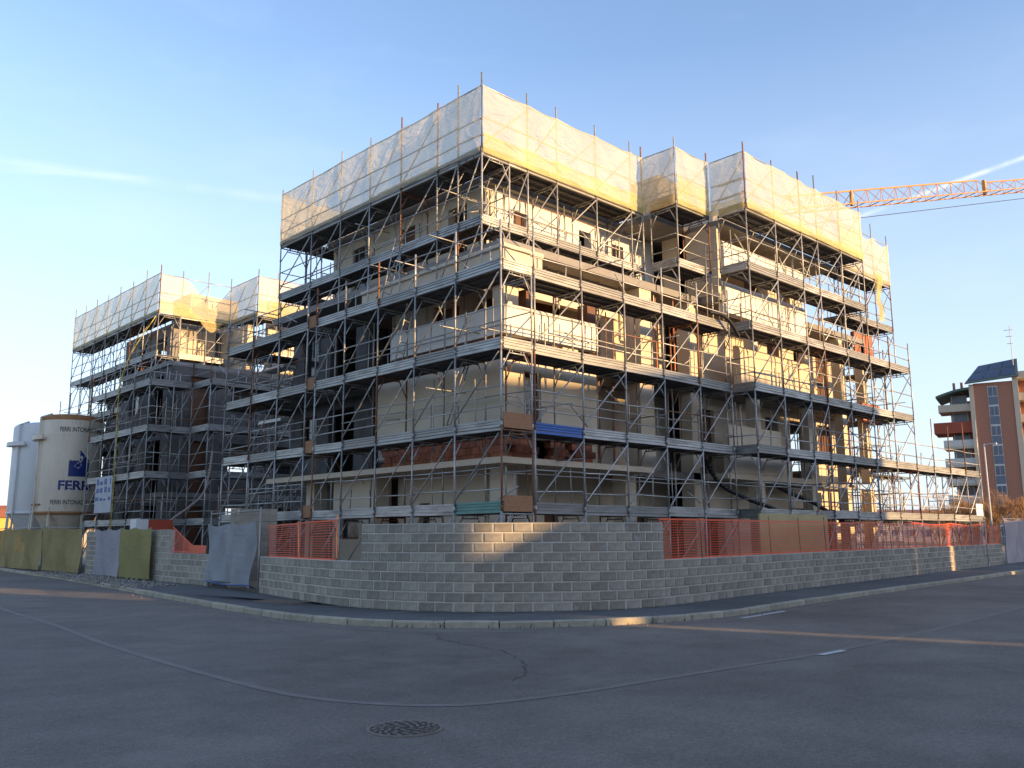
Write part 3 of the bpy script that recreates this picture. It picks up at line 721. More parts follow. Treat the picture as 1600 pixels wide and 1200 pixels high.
# penthouse
facade('y', 16.8, 18.7, 27.1, 9.63, 12.01, [(19.6,20.5,9.64,11.7),(22.2,23.0,9.64,11.7,'door'),(24.9,25.9,9.64,11.7,'glass')], cream)
facade('x', 18.7, 17.1, 24.9, 9.63, 12.01, [(17.9,18.5,9.64,11.5,'door'),(20.9,21.5,9.64,11.6),(22.6,23.2,10.3,11.5,'glass')], white_r)
boxp('roof_box', (17.5,18.6,21.9,25.4,12.26,13.9), cream); boxp('roof_box', (23.3,24.4,17.2,18.4,12.26,13.75), cream); boxp('roof_box', (27,30,17.5,20,12.26,13.5), cream)
# projecting right bay
for z0, z1, ops in ((.11,3.4,[(24.95,26.6,.12,2.5),(30.9,32.4,.12,2.6),(33.2,34.6,.12,2.6,'glass')]), (3.63,6.31,[(25.1,26.2,3.64,5.9,'door'),(29.6,30.5,3.64,6.0),(31.4,32.6,3.64,6.0),(33.6,34.8,4.4,6.0,'door')]),
                    (6.53,9.39,[(25.1,25.7,6.54,8.9),(30.0,30.9,6.54,8.9,'door'),(32,33,6.54,8.9),(33.8,34.8,6.54,8.9,'door')]), (9.63,12.01,[(25.2,26.2,9.64,11.6,'glass'),(28.6,29.6,9.64,11.6,'door'),(31,32,9.64,11.6,'glass')])):
    facade('x', 17.3, 24.9, 35.9 if z1 < 10 else 33, z0, z1, ops, cream)
boxp('floor_slab', (24.9,30.9,16.0,17.3,3.42,3.61), cream); boxp('floor_slab', (24.9,35.6,16.0,17.3,6.34,6.51), conc); boxp('floor_slab', (24.9,35.6,16.0,17.3,9.41,9.61), conc)
facade('x', 16.0, 25.0, 28.4, 3.62, 5.2, [], cream, .2)
for z0, z1 in ((6.6,8.0),(9.0,10.15),(10.5,11.6)): parapet('parapet', 'x', 15.95, 25.9 if z0 < 8 else 25.2, 30.6, z0, z1, cream if z0 < 8 else white_r)
facade('y', 24.9, 16.02, 18.3, 9.63, 12.01, [], cream, .2)
for x in (26.9,30.6,33.4,35.4): boxp('column', (x,x+.4,16.1,16.5,.11,3.41), cream); boxp('column', (x,x+.35,16.1,16.45,3.62,6.33), cream); boxp('column', (x+.05,x+.4,16.1,16.45,6.52,9.4), cream)
facade('y', 35.8, 17.6, 27, .11, 9.39, [(19,21,4.2,6),(23,24.5,4.2,6),(19,21,7.2,9),(23,24.5,7.2,9)], cream)
# red balcony fronts far right
boxp('balcony_front', (34.9,36.6,16.1,16.25,9.0,9.9), brick_m); boxp('balcony_front', (35.0,36.6,16.0,16.15,6.1,6.9), brick_m)
# left wing
WNG = thing('unfinished_wing_building', (16,39.4,.11), 'dark unplastered left wing of the building site behind the silos', 'building')
for z in (3.42,6.4,9.4): boxp('floor_slab', (16.0,30,39.4,45.5,z,z+.2), conc, WNG); boxp('floor_slab', (18.2,30,45.5,54,z,z+.2), conc, WNG)
boxp('roof_slab', (17.4,30,42.7,49,12.0,12.2), conc, WNG)
for z0, z1 in ((.11,3.41),(3.63,6.39),(6.61,9.39)):
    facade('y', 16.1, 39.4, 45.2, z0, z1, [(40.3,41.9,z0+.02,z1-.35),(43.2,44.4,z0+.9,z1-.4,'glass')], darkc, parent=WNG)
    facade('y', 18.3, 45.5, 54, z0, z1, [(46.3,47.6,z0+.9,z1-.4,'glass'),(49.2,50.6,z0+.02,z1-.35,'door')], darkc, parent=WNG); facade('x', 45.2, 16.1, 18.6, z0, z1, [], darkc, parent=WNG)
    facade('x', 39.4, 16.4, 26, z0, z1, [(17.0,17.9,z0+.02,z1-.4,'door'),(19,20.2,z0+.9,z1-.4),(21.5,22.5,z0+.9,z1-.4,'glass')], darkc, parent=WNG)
facade('y', 17.4, 42.7, 49, 9.61, 11.99, [(43.4,44.8,9.62,11.6),(46,47,9.62,11.6,'glass')], conc, parent=WNG)
facade('x', 42.7, 17.7, 19.6, 9.61, 11.99, [], cream, parent=WNG); facade('x', 39.8, 21, 26, 9.61, 13.4, [], cream, parent=WNG); facade('y', 19.9, 39.8, 42.7, 9.61, 12, [], cream, parent=WNG)
boxp('roof_box', (18.4,21,43.2,45.4,12.21,14.0), cream, WNG)
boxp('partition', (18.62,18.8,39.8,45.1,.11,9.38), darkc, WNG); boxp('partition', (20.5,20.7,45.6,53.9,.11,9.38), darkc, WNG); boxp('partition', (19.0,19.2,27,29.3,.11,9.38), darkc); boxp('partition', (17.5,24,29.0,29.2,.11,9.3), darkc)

# ------------------------------------------------------------------ bits on the scaffold
def ladder(p, q, label, w=.38):
    p, q = V(p), V(q); T = thing('ladder', p, label, 'ladder'); d = q-p; s = V((0,0,1)).cross(d).normalized()*w/2
    if abs(d.x) < .2 and abs(d.y) > abs(d.x): pass
    for k in (-1, 1): part('stile', MB().tube(p+s*k, q+s*k, .02, 6), steel, T, smooth=True)
    n = int(d.length/.3)
    for i in range(1, n): part('rung', MB().tube(p+d*i/n-s, p+d*i/n+s, .014, 6), steel, T, smooth=True)
ladder((14.75,20.3,LZ(3)), (15.0,19.75,LZ(4)+.7), 'metal ladder between third and fourth decks on the left face')
ladder((14.7,18.0,LZ(2)), (15.1,17.5,LZ(3)+.1), 'metal ladder leaning on the cream wall one deck lower')
ladder((16.1,16.1,LZ(2)), (16.4,16.5,LZ(3)-.3), 'short ladder propped in the corner opening')
ladder((15.0,17.2+4.2,LZ(4)), (15.2,20.9,LZ(5)+.2), 'metal ladder up to the upper scaffold on the left face')
ladder((24.15,15.8,LZ(4)), (24.35,15.9,LZ(5)+1.0), 'dark steel access ladder beside the projecting bay')
ladder((15.9,28.9,.11), (16.2,28.2,LZ(1)+1.4), 'long wooden looking ladder in the dark gap on the left face')
black_m = mat('black_pipe', (.012,.012,.014), .45, 0, .1, 5)
def hose(name, pts, r, mt, label, cat):
    P = catmull(pts, 8); base = tuple(P[0]); single(name, MB().path(P, r, 8), mt, label, cat, base, smooth=True)
hose('corrugated_pipe', [(23.2,15.32,LZ(4)+.32),(23.7,15.2,LZ(4)+.3),(24.15,15.15,LZ(4)+.1),(24.5,15.1,LZ(4)-.3)], .06, black_m, 'black pipe curling over the fourth deck beside the projecting bay', 'pipe')
hose('corrugated_pipe', [(23.9,16.2,4.0),(24.3,15.9,3.2),(25.2,15.5,2.75),(26.2,15.3,2.5),(27.2,15.2,2.2)], .07, black_m, 'black pipe sloping down into the ground floor left of the bay', 'pipe')
hose('corrugated_pipe', [(27.6,15.9,3.3),(28.6,15.9,3.05),(30,15.8,2.75),(31.3,15.7,2.3),(31.8,15.6,2.1)], .08, black_m, 'thick black pipe sagging in front of the sunlit ground floor', 'pipe')
hose('pump_hose', [(16.6,35.9,5.2),(16.4,35.7,4.2),(16.1,35.5,3.4),(15.4,35.3,2.8),(14.7,35.2,2.3),(14.3,35.2,1.6)], .045, mat('pink_hose', (.34,.25,.22), .6, 0, .1, 4), 'pinkish pump hose hanging from the left wing scaffold', 'hose')
hose('yellow_cable', [(15.9,41.2,12.0),(14.45,40.9,9),(14.42,40.95,5),(14.4,40.9,.4)], .022, mat('yellow_plastic', (.55,.40,.06), .5), 'yellow hoist cable hanging down the left wing scaffold', 'cable')
# blue container and boards stored on decks
tr = mat('galvanised_light', (.5,.5,.5), .5, .3)
for i, (x, y, z, lab) in enumerate([(15.0,27.3,LZ(2)+1.35,'upper bundle of pale boards lying in the dark courtyard scaffold'),(15.2,27.6,LZ(3)+1.3,'highest bundle of pale boards in the courtyard scaffold')]):
    single('board_bundle', MB().box(x,x+.5,y,y+1.6,z,z+.05).box(x+.03,x+.5,y+.05,y+1.6,z+.06,z+.11), tr, lab, 'boards', (x,y,z))
bpz = mat('steel_prop_paint', (.30,.11,.05), .6, .2, .2, 5, rnd=.25)
k = 0
for x, y, z0, z1 in [(17.0,17.3,3.6,6.3),(17.9,17.4,3.6,4.9),(20.1,17.3,3.6,6.3),(21.0,17.5,3.6,6.3),(16.2,19.5,6.5,8.4),(16.2,20.3,6.5,8.4),(22.9,17.2,6.5,9.4),(23.6,17.0,6.5,9.4),(31.2,16.5,3.6,6.3),(31.9,16.6,3.6,6.3),(32.8,16.4,3.6,6.3),(32.0,16.4,.11,3.4),(31.0,16.6,.11,3.4),(33.0,16.7,.11,3.4),(34.6,16.5,.11,3.4),(34.5,16.4,3.6,6.3)]:
    o = single('steel_prop', MB().tube((x,y,z0),(x,y,(z0+z1)/2),.035,8).tube((x,y,(z0+z1)/2),(x,y,z1),.027,8).box(x-.08,x+.08,y-.08,y+.08,z0,z0+.012).box(x-.08,x+.08,y-.08,y+.08,z1-.012,z1), bpz, 'steel prop standing on the %s floor, %s' % ({.11:'ground',3.6:'first',6.5:'second'}[z0], 'near the street corner' if x < 19 else 'in the middle of the right face' if x < 25 else 'in the projecting right bay'), 'prop', (x,y,z0), 'steel props on the %s floor %s' % ({.11:'ground',3.6:'first',6.5:'second'}[z0], 'corner' if x < 19 else 'middle' if x < 25 else 'right bay'))
# site equipment poster
nb = thing('site_notice_board', (14.5,42.4,2.7), 'white site notice board with blue print on the left wing scaffold', 'sign')
part('board', MB().box(14.50,14.53,41.4,43.5,2.75,4.4), mat('board_white', (.36,.38,.42), .6), nb)
m = MB(); rr = random.Random(3)
for r in range(3):
    for c in range(4):
        y = 41.5+c*.5+rr.uniform(0,.12); m.box(14.492,14.499,y,y+rr.uniform(.12,.4),3.3+r*.36,3.3+r*.36+rr.uniform(.06,.3))
part('print', m, mat('board_blue', (.06,.10,.25), .6), nb)

# ------------------------------------------------------------------ silos
silo_m = mat('silo_paint', (.60,.53,.42), .5, .05, .1, 1, stain=(.36,.22,.12), stain_amt=.2, stain_scale=.9, stretch=(2.2,2.2,.6))
silo_w = mat('silo_white_paint', (.62,.62,.62), .5, .05, .06, 1, stain=(.45,.42,.38), stain_amt=.05)
rusty = mat('silo_rust', (.30,.145,.06), .8, 0, .3, 3)
navy = mat('navy_print', (.012,.03,.16), .5, 0, .1, 4); blk_m = mat('black_print', (.02,.022,.035), .6)
def text_mesh(txt, size, bold=.012):
    cu = bpy.data.curves.new('t', 'FONT'); cu.body = txt; cu.size = size; cu.align_x = 'LEFT'; cu.offset = bold; cu.resolution_u = 3
    o = bpy.data.objects.new('t', cu); COL.objects.link(o); bpy.context.view_layer.update()
    me = o.evaluated_get(bpy.context.evaluated_depsgraph_get()).to_mesh(); vs = [tuple(v.co) for v in me.vertices]; fs = [tuple(p.vertices) for p in me.polygons]
    bpy.data.objects.remove(o); bpy.data.curves.remove(cu); return vs, fs
def wrap(vs, R, ang, zc, xo=0):
    return [((R)*math.cos(ang + (x+xo)/R), (R)*math.sin(ang + (x+xo)/R), zc + y) for x, y, *_ in vs]
def silo(loc, R, zc, zt, paint, label, ang, full=True):
    T = thing('mortar_silo', loc, label, 'silo', 'mortar silos behind the tarp fence')
    b = lpart('tank', MB().lathe([(.0,zt+.16),(R*.5,zt+.13),(R*.86,zt+.02),(R*.97,zt-.10),(R,zt-.22),(R,zc),(R*.99,zc-.06)], 56), paint, T, True)
    lpart('cone', MB().lathe([(R*.97,zc-.06),(R*.30,.95),(R*.26,.75),(.0,.75)], 48), paint, T, True)
    lpart('rim', MB().lathe([(R*.99,zc-.12),(R+.035,zc-.11),(R+.035,zc+.02),(R*.99,zc+.03)], 56), rusty if full else paint, T, True)
    if full: lpart('top_rim', MB().lathe([(R*.80,zt+.055),(R*.9,zt+.012),(R*.985,zt-.10),(R+.006,zt-.22),(R+.006,zt-.25)], 56), rusty, T, True)
    for zz in (zc+1.0, zc+2.2, zt-1.0): lpart('weld_ring', MB().lathe([(R-.002,zz-.025),(R+.004,zz-.02),(R+.004,zz+.0),(R-.002,zz+.005)], 56), paint, T, True)
    for i in range(6):
        t = ang + .52 + i*math.pi/3; c, s = math.cos(t), math.sin(t)
        lpart('leg', MB().tube((R*.97*c,R*.97*s,zc+.25),(R*1.04*c,R*1.04*s,.0),.085,4), paint, T)
    for zz in (zt-1.25, ):   # lifting bracket ring segment
        m = MB(); a0 = ang - 1.95
        for i in range(10):
            t0, t1 = a0 + i*.11, a0 + (i+1)*.11; p = lambda t, r: (r*math.cos(t), r*math.sin(t))
            m.prism([p(t0,R-.01), p(t0,R+.28), p(t1,R+.28), p(t1,R-.01)], zz, zz+.10); m.prism([p(t0,R+.2), p(t0,R+.28), p(t1,R+.28), p(t1,R+.2)], zz+.1, zz+.22)
        lpart('bracket', m, paint, T)
    if full:
        m = MB(); a0 = ang - 1.0
        for i in range(6):
            t0, t1 = a0 - .8 + i*.15, a0 - .8 + (i+1)*.15; p = lambda t, r: (r*math.cos(t), r*math.sin(t))
            m.prism([p(t0,R-.01), p(t0,R+.1), p(t1,R+.1), p(t1,R-.01)], zc+.35, zc+.42)
        lpart('step', m, rusty, T)
    Rp = R + .006
    c_, s_ = math.cos(ang-1.15), math.sin(ang-1.15); lpart('filler_pipe', MB().path([V(((R+.09)*c_,(R+.09)*s_,.8)),V(((R+.09)*c_,(R+.09)*s_,zt-.1)),V((R*.7*c_,R*.7*s_,zt+.12))], .05, 8), post_m if 'post_m' in globals() else paint, T, True)
    for txt, sz, zz, mt_, bold, a_s, wd in (('FERRI INTONACI E MALTE', .34, zt-.86, blk_m, .004, -.37, 2.5), ('FERRI INTONACI E MALTE', .32, zc+.38, blk_m, .004, -.5, 2.5), ('FERRi', .64, zc+1.12, navy, .022, -.3, 1.62)) if full else (('FERRi', .5, zc+1.2, navy, .02, .1, 1.4),):
        vs, fs = text_mesh(txt, sz, bold); x0 = min(v[0] for v in vs); x1 = max(v[0] for v in vs)
        m = MB(); m.v = wrap([((v[0]-x0)*wd/(x1-x0), v[1]) for v in vs], Rp, ang + a_s, zz); m.f = fs; lpart('lettering', m, mt_, T)
    if full:
        def poly(pts, mt_, r, nm):
            # subdivided strips so that the print hugs the tank
            m = MB(); m.v = wrap(pts, r, ang + .3, zc+1.78); m.f = [tuple(range(len(pts)))]; lpart(nm, m, mt_, T)
        w = .5
        for i in range(8):
            x0, x1 = -w + i*w/4, -w + (i+1)*w/4; poly([(x0,0),(x1,0),(x1,.82),(x0,.82)], navy, Rp, 'emblem')
        for i in range(6):
            x0, x1 = -w + i*w/3, -w + (i+1)*w/3; h = lambda x: .82 + .5*(1-abs(x)/w)
            poly([(x0,.8),(x1,.8),(x1,h(x1)),(x0,h(x0))], paint if i < 3 else navy, Rp+.001, 'emblem_roof')
        poly([(-.5,.82),(-.46,.82),(.0,1.28),(.0,1.34)], navy, Rp+.003, 'emblem_line'); poly([(0,1.34),(0,1.28),(.2,1.08),(.24,1.1)], navy, Rp+.003, 'emblem_line')
        wm_ = mat('emblem_white', (.6,.57,.5), .5)
        poly([(-.25,.52),(-.05,.4),(.12,.62),(-.08,.74)], wm_, Rp+.003, 'emblem_bar'); poly([(-.02,.98),(.1,.86),(.42,.98),(.36,1.06),(.14,1.0),(.06,1.08)], wm_, Rp+.003, 'emblem_bar')
        poly([(-.12,.86),(.04,.72),(.16,.86),(.0,1.0)], wm_, Rp+.003, 'emblem_bar')
    return T
def at(x, y, D):
    w = fv + rv*((x-800)/1380) - uv*((y-600)/1380); return EYE + w*(D/math.hypot(w.x, w.y))
p = at(103,800,51.6); ang = math.atan2(-p.y, -p.x)
silo((p.x,p.y,.11), 1.525, 2.8, 7.72, silo_m, 'cream mortar silo with rust stained top and navy house emblem', ang)
p = at(60,800,56); silo((p.x,p.y,.11), 1.55, 2.9, 7.72, silo_w, 'plain white mortar silo half hidden behind the cream one', math.atan2(-p.y,-p.x)+.3, False)

# ------------------------------------------------------------------ fences, tarps, orange netting
post_m = mat('fence_post_steel', (.30,.29,.28), .6, .4, .2, 6, rnd=.2)
def sheet(P, z0f, z1f, amp, seed, nz_=14, step=.12, top_sag=.09, out=0.):
    rr = random.Random(seed); ph = [(rr.uniform(1.2,5), rr.uniform(-2,2), rr.uniform(0,6.3)) for _ in range(7)]
    P = resample([V((*p, 0)) for p in P], step); Q = offset(P, -1); m = MB(); n = len(P)
    for i, p in enumerate(P):
        s = i*step; t = i/(n-1)
        for k in range(nz_+1):
            w = k/nz_; z0, z1 = z0f(t), z1f(t) - top_sag*4*((t*2.0) % 1)*(1-((t*2.0) % 1)); z = z0 + (z1-z0)*w
            o = out + amp*sum(math.sin(a*s + b*z*2 + c) for a, b, c in ph)/3*(1-.5*w) + amp*.35*abs(math.sin(3.1*s + 1.3*z + ph[0][2]))**3 + amp*.3*math.sin(7*s - 3*z + ph[1][2])*math.sin(1.1*s)
            q = p + (Q[i]-p)*o; m.v.append((q.x, q.y, z))
    for i in range(n-1):
        for k in range(nz_): q = i*(nz_+1)+k; m.f.append((q, q+nz_+1, q+nz_+2, q+1))
    return m
def tarp_fence(name, label, P, h0, h1, mt, seed, amp=.05, frame=True, cat='tarp', grp=None, z0=.16):
    T = thing(name, (P[0][0], P[0][1], .11), label, cat, grp)
    part('sheet', sheet(P, lambda t: z0, lambda t: h0+(h1-h0)*t, amp, seed), mt, T, smooth=True)
    if frame:
        for q in (P[0], P[-1]): part('post', MB().tube((q[0]+.06,q[1]+.05,.11),(q[0]+.06,q[1]+.05,max(h0,h1)+.08),.024,8), post_m, T, smooth=True)
        part('top_rail', MB().tube((P[0][0]+.06,P[0][1]+.05,h0),(P[-1][0]+.06,P[-1][1]+.05,h1),.02,6), post_m, T, smooth=True)
    return T
GF = 'tarp covered fence panels by the silos'
tarp_fence('tarp_fence', 'leftmost olive tarp fence panel cut by the picture edge', [(13.35,58),(12.95,51.2)], 2.1, 2.12, olive_m, 1, .08, grp=GF)
tarp_fence('tarp_fence', 'middle olive tarp fence panel below the cream silo', [(12.95,51.1),(12.95,45.4)], 2.12, 2.1, olive_m, 2, .10, grp=GF)
tarp_fence('tarp_fence', 'right olive tarp fence panel next to the block wall', [(12.95,45.3),(13.0,40.15)], 2.12, 2.05, olive_m, 3, .05, grp=GF)
tarp_fence('hanging_sheet', 'lavender sheet hung over the tall block wall', [(12.98,38.4),(12.78,35.1)], 1.98, 2.0, lav_m, 4, .04, False)
tarp_fence('hanging_sheet', 'mustard yellow sheet hung over the tall block wall', [(12.77,35.2),(12.72,32.1)], 2.02, 2.0, cloth('mustard_sheet', (.30,.265,.12), .02, .15, .12), 5, .03, False)
gt = thing('tarp_gate', (12.4,25,.11), 'grey blue tarp draped over a tube gate in the block wall', 'gate')
part('sheet', sheet([(12.52,27.1),(12.05,23.1)], lambda t: .28+.05*math.sin(5*t), lambda t: 2.06+.05*t, .09, 9, 22, .1, .12), grey_m, gt, smooth=True)
for q in ((12.66,27.2),(12.12,22.95)): part('post', MB().tube((*q,.11),(*q,2.45),.028,8), post_m, gt, smooth=True)
part('top_rail', MB().tube((12.66,27.2,2.36),(12.12,22.95,2.36),.022,6), post_m, gt, smooth=True); part('bottom_rail', MB().tube((12.62,27.1,.26),(12.12,23.0,.26),.022,6), post_m, gt, smooth=True)
part('hem', MB().path([V((12.44,27.0,.3)),V((12.25,25.4,.25)),V((12.0,23.2,.3))], .02, 6), mat('blue_hem', (.05,.10,.3), .6), gt, smooth=True)

def orange_net(label, P, z0f, z1f, seed, posts=True, patches=()):
    rr = random.Random(seed); L = resample([V((*p, 0)) for p in P], .1); n = len(L); T = thing('safety_netting', (L[0].x, L[0].y, 1.11), label, 'netting', 'orange plastic safety netting on the block walls')
    Q = offset(L, -1); rows = 15; ph = [(rr.uniform(.8,3), rr.uniform(-3,3), rr.uniform(0,6.3)) for _ in range(6)]
    def pos(i, k):
        t = i/(n-1); w = k/rows; s = i*.1; bulge = sum(math.sin(a*s + b*w + c) for a, b, c in ph)/6
        z = z0f(t) + (z1f(t)-z0f(t))*w + .03*bulge*math.sin(w*9+s); q = L[i] + (Q[i]-L[i])*(.10*bulge + .02); return V((q.x, q.y, z))
    m = MB(); g = [[pos(i, k) for k in range(rows+1)] for i in range(n)]
    for k in range(rows+1):   # ribbons
        hw = .0085 if k not in (0, rows) else .02
        for i in range(n-1):
            a, b = g[i][k], g[i+1][k]; m.quad(a-V((0,0,hw)), b-V((0,0,hw)), b+V((0,0,hw)), a+V((0,0,hw)))
    for i in range(n):
        d = (L[min(i+1,n-1)]-L[max(i-1,0)]).normalized()*.0045
        for k in range(rows): a, b = g[i][k], g[i][k+1]; m.quad(a-d, a+d, b+d, b-d)
    part('mesh', m, orange_m, T)
    if posts:
        tot = int((n-1)*.1/1.9)
        for j in range(tot+1):
            i = min(n-1, int(j*(n-1)/max(1, tot))); q = L[i]; part('rod', MB().tube((q.x,q.y,1.0),(q.x+rr.uniform(-.03,.03),q.y+.02,z1f(i/(n-1))+rr.uniform(.05,.25)),.012,6), rust_m, T, smooth=True)
    return T
ow = wall_sub((16.15,12.12),(47.1,15.25)); owp = [(p.x-.0, p.y+.02) for p in ow[::6]] + [(ow[-1].x, ow[-1].y)]
orange_net('long orange netting above the low wall right of the corner', owp, lambda t: 1.13 - .05*math.exp(-t*30), lambda t: 1.98 - .05*math.sin(t*40)*t, 1)
lw = wall_sub((12.15,22.3),(11.28,16.7)); orange_net('orange netting above the low wall between gate and tall corner wall', [(p.x,p.y) for p in lw[::4]], lambda t: 1.12, lambda t: 1.92+.1*t, 2)
orange_net('torn sagging piece of orange netting left of the tarp gate', [(12.88,30.6),(12.7,27.5)], lambda t: 1.14, lambda t: 2.0 - .65*min(1, t*1.6), 3, False)
single('plastic_bag', MB().lathe([(.0,0),(.3,.05),(.42,.25),(.36,.5),(.2,.62),(.0,.66)], 14), pink_m, 'pale pink sack behind the right end of the orange netting', 'sack', (46.0,15.6,1.12), smooth=True)
bt = thing('straw_board', (26.0,13.8,.11), 'tan board propped behind the orange netting right of the corner', 'board')
part('panel', MB().box(22.6,26.6,13.55,13.6,.5,2.22), mat('straw_panel', (.42,.34,.17), .8, 0, .1, 2), bt)
# right hand hoarding
tarp_fence('hoarding_sheet', 'pinkish grey sheet hoarding at the right edge of the street', [(47.5,15.1),(54,15.8)], 2.3, 2.35, pink_m, 21, .08, True)
tarp_fence('hoarding_sheet', 'farther pinkish hoarding sheet beyond the right edge', [(54.1,15.8),(61,16.5)], 2.35, 2.3, pink_m, 22, .08, True)
ws = thing('white_sign', (56,19,.11), 'small white sign above the hoarding at the right edge', 'sign')
part('board', MB().box(55.4,56.6,19,19.04,2.5,3.3), mat('sign_white', (.75,.75,.73), .5), ws); part('post', MB().tube((56,19.1,.11),(56,19.1,3.2),.04,8), post_m, ws)
rc = thing('red_container', (13.7,34.6,.11), 'orange red site box with a white end behind the tall block wall', 'container')
part('body', MB().box(13.47,14.4,34.3,34.9,.11,2.3), mat('red_box', (.42,.07,.035), .6, 0, .15, 3), rc); part('white_panel', MB().box(13.0,13.46,34.3,34.9,.9,2.32), white_r, rc)

# ------------------------------------------------------------------ far things
def rotbox(T, name, mt, x0, x1, y0, y1, z0, z1, parent=None): return lpart(name, MB().box(x0,x1,y0,y1,z0,z1), mt, parent or T)
tb = at(1567,800,134); face = math.atan2(tb.y, tb.x) - math.pi/2 - .03
TW = thing('brick_apartment_tower', (tb.x, tb.y, 0), 'tall red brick apartment tower with solar panels on its roof', 'building', rz=face)
tbrick = mat('tower_brick', (.36,.165,.11), .85, 0, .12, 3); tcream = mat('tower_cream', (.50,.43,.34), .85, 0, .06, 1); tred = mat('tower_red', (.30,.07,.04), .8); roofg = mat('copper_green_roof', (.07,.11,.10), .6)
solar = mat('solar_panel', (.02,.03,.07), .2, .2, .1, 1, spec=.6); paneb = mat('tower_glass', (.07,.09,.14), .2, 0, .1, 1, spec=.6); shut = mat('pale_shutter', (.55,.54,.52), .7)
rotbox(TW, 'wall', tbrick, -2.6, 3.2, 0, 14, 0, 21.6); rotbox(TW, 'corner_strip', tcream, -3.3, -2.6, -.15, 14, 0, 21.5); rotbox(TW, 'corner_strip', tcream, 3.2, 4.0, -.15, 14, 0, 22.1)
m = MB(); m.v = [(-3.8,-.6,21.5),(4.2,-.6,22.0),(4.2,5,25.2),(-1.8,5,24.6),(-3.8,-.6,21.7),(4.2,-.6,22.2),(4.2,5,25.4),(-1.8,5,24.8)]; m.f = [(0,3,2,1),(4,5,6,7),(0,1,5,4),(1,2,6,5),(2,3,7,6),(3,0,4,7)]
rf = lpart('roof', m, roofg, TW)
def lerp4(q, s, t): a, b, c, d = [V(x) for x in q]; return a.lerp(b, s).lerp(d.lerp(c, s), t)
q = [(-3.7,-.5,21.78),(4.0,-.5,22.26),(4.0,4.9,25.38),(-1.75,4.9,24.8)]
for s0, s1 in ((.03,.32),(.36,.66),(.7,.97)):
    for t0, t1 in ((.05,.48),(.53,.95)):
        m = MB(); pts = [lerp4(q, s, t) + V((0,-.02,.05)) for s, t in ((s0,t0),(s1,t0),(s1,t1),(s0,t1))]; m.quad(*pts); lo = [p - V((0,0,.05)) for p in pts]; k = len(m.v); m.v += [tuple(p) for p in lo]; m.f += [(0,4,5,1),(1,5,6,2),(2,6,7,3),(3,7,4,0)]; lpart('solar_panel', m, solar, rf)
for i in range(8):
    z = 20.3 - i*2.65
    w = rotbox(TW, 'window', shut, -.55, .95, -.06, .1, z-1.9, z+.75)
    rotbox(TW, 'pane', paneb, -.45, .18, -.1, -.05, z-.55, z+.65, w); rotbox(TW, 'pane', paneb, .28, .85, -.1, -.05, z-.55, z+.65, w); rotbox(TW, 'sill_panel', mat('blue_grey_panel', (.12,.15,.2), .4) if i == 0 else bpy.data.materials['blue_grey_panel'], -.5, .9, -.09, -.055, z-1.75, z-.65, w)
rotbox(TW, 'wing_wall', tbrick, -6.6, -3.3, 2.5, 14, 0, 19.6)
for i, z in enumerate((18.2,15.8,13.1,10.6,8.1,5.6)):
    if i == 1: b = rotbox(TW, 'balcony', tred, -9.2, -3.3, .2, 6, z-.75, z+.75)
    else: b = rotbox(TW, 'balcony', tcream, -7.9 if i else -8.3, -3.3, .4, 5, z-.2, z+.8 if i == 0 else z+.15)
    if i > 1: rotbox(TW, 'railing', shut, -7.9, -3.3, .4, .5, z+.15, z+1.0, b)
    w = rotbox(TW, 'window', shut, -6.4, -3.9, 2.4, 2.6, z+.2, z+2.2); rotbox(TW, 'pane', paneb, -6.2, -4.1, 2.36, 2.41, z+.3, z+2.1, w)
m = MB()
for i in range(7):
    t = i/6; x = -8.5 + 5.2*t; z = 20.2 + .95*math.sin(t*1.5); m.v += [(x,-.3,z),(x,8,z),(x,-.3,z-.3),(x,8,z-.3)]
for i in range(6): b = i*4; m.f += [(b,b+4,b+5,b+1),(b+2,b+3,b+7,b+6),(b,b+2,b+6,b+4)]
gr = lpart('curved_roof', m, roofg, TW)
for x in (-5.9,-4.7): rotbox(TW, 'chimney', tbrick, x, x+.4, 2, 2.4, 20.6, 22.2, gr)
an = MB().tube((3.6,2,24),(3.6,2,29.5),.06,6)
for z, l in ((28.9,.9),(28.0,.7),(27.0,.6)): an.tube((3.6-l,2,z),(3.6+l*.4,2,z),.035,5)
lpart('antenna', an, post_m, TW)
for i in range(8):
    b = rotbox(TW, 'side_balcony', tcream, 4.0, 9, .6, 4, 1.6+i*2.9, 2.6+i*2.9)
rotbox(TW, 'side_wall', tbrick, 4.0, 12, 3, 14, 0, 22.0); TW.scale.x = .8
# low houses behind
def house(T_label, px, D, w, d, h, col, roofc, rz=0, rise=1.6):
    p = at(px, 800, D); T = thing('house', (p.x,p.y,0), T_label, 'house', rz=math.atan2(p.y,p.x)-math.pi/2+rz)
    lpart('wall', MB().box(-w/2,w/2,0,d,0,h), mat('house_wall', col, .85, 0, .06, 1), T)
    m = MB(); m.v = [(-w/2-.4,-.4,h),(w/2+.4,-.4,h),(w/2+.4,d+.4,h),(-w/2-.4,d+.4,h),(-w/2+.8,d/2,h+rise),(w/2-.8,d/2,h+rise)]; m.f = [(0,1,5,4),(1,2,5),(2,3,4,5),(3,0,4),(3,2,1,0)]
    lpart('roof', m, mat('house_roof', roofc, .85, 0, .12, 3), T)
    for i in range(max(2, int(w/2.6))):
        for z in [1.0 + 3*k for k in range(max(1, int(h/3)))]:
            x = -w/2 + 1.0 + i*2.6; f = lpart('window', MB().box(x,x+1.1,-.06,.05,z,z+1.3), shut, T); lpart('pane', MB().box(x+.1,x+1.0,-.09,-.055,z+.1,z+1.2), paneb, f)
    return T
house('small orange house with yellow wall at the left edge of the picture', -12, 130, 9, 8, 4.2, (.55,.36,.08), (.38,.13,.06))
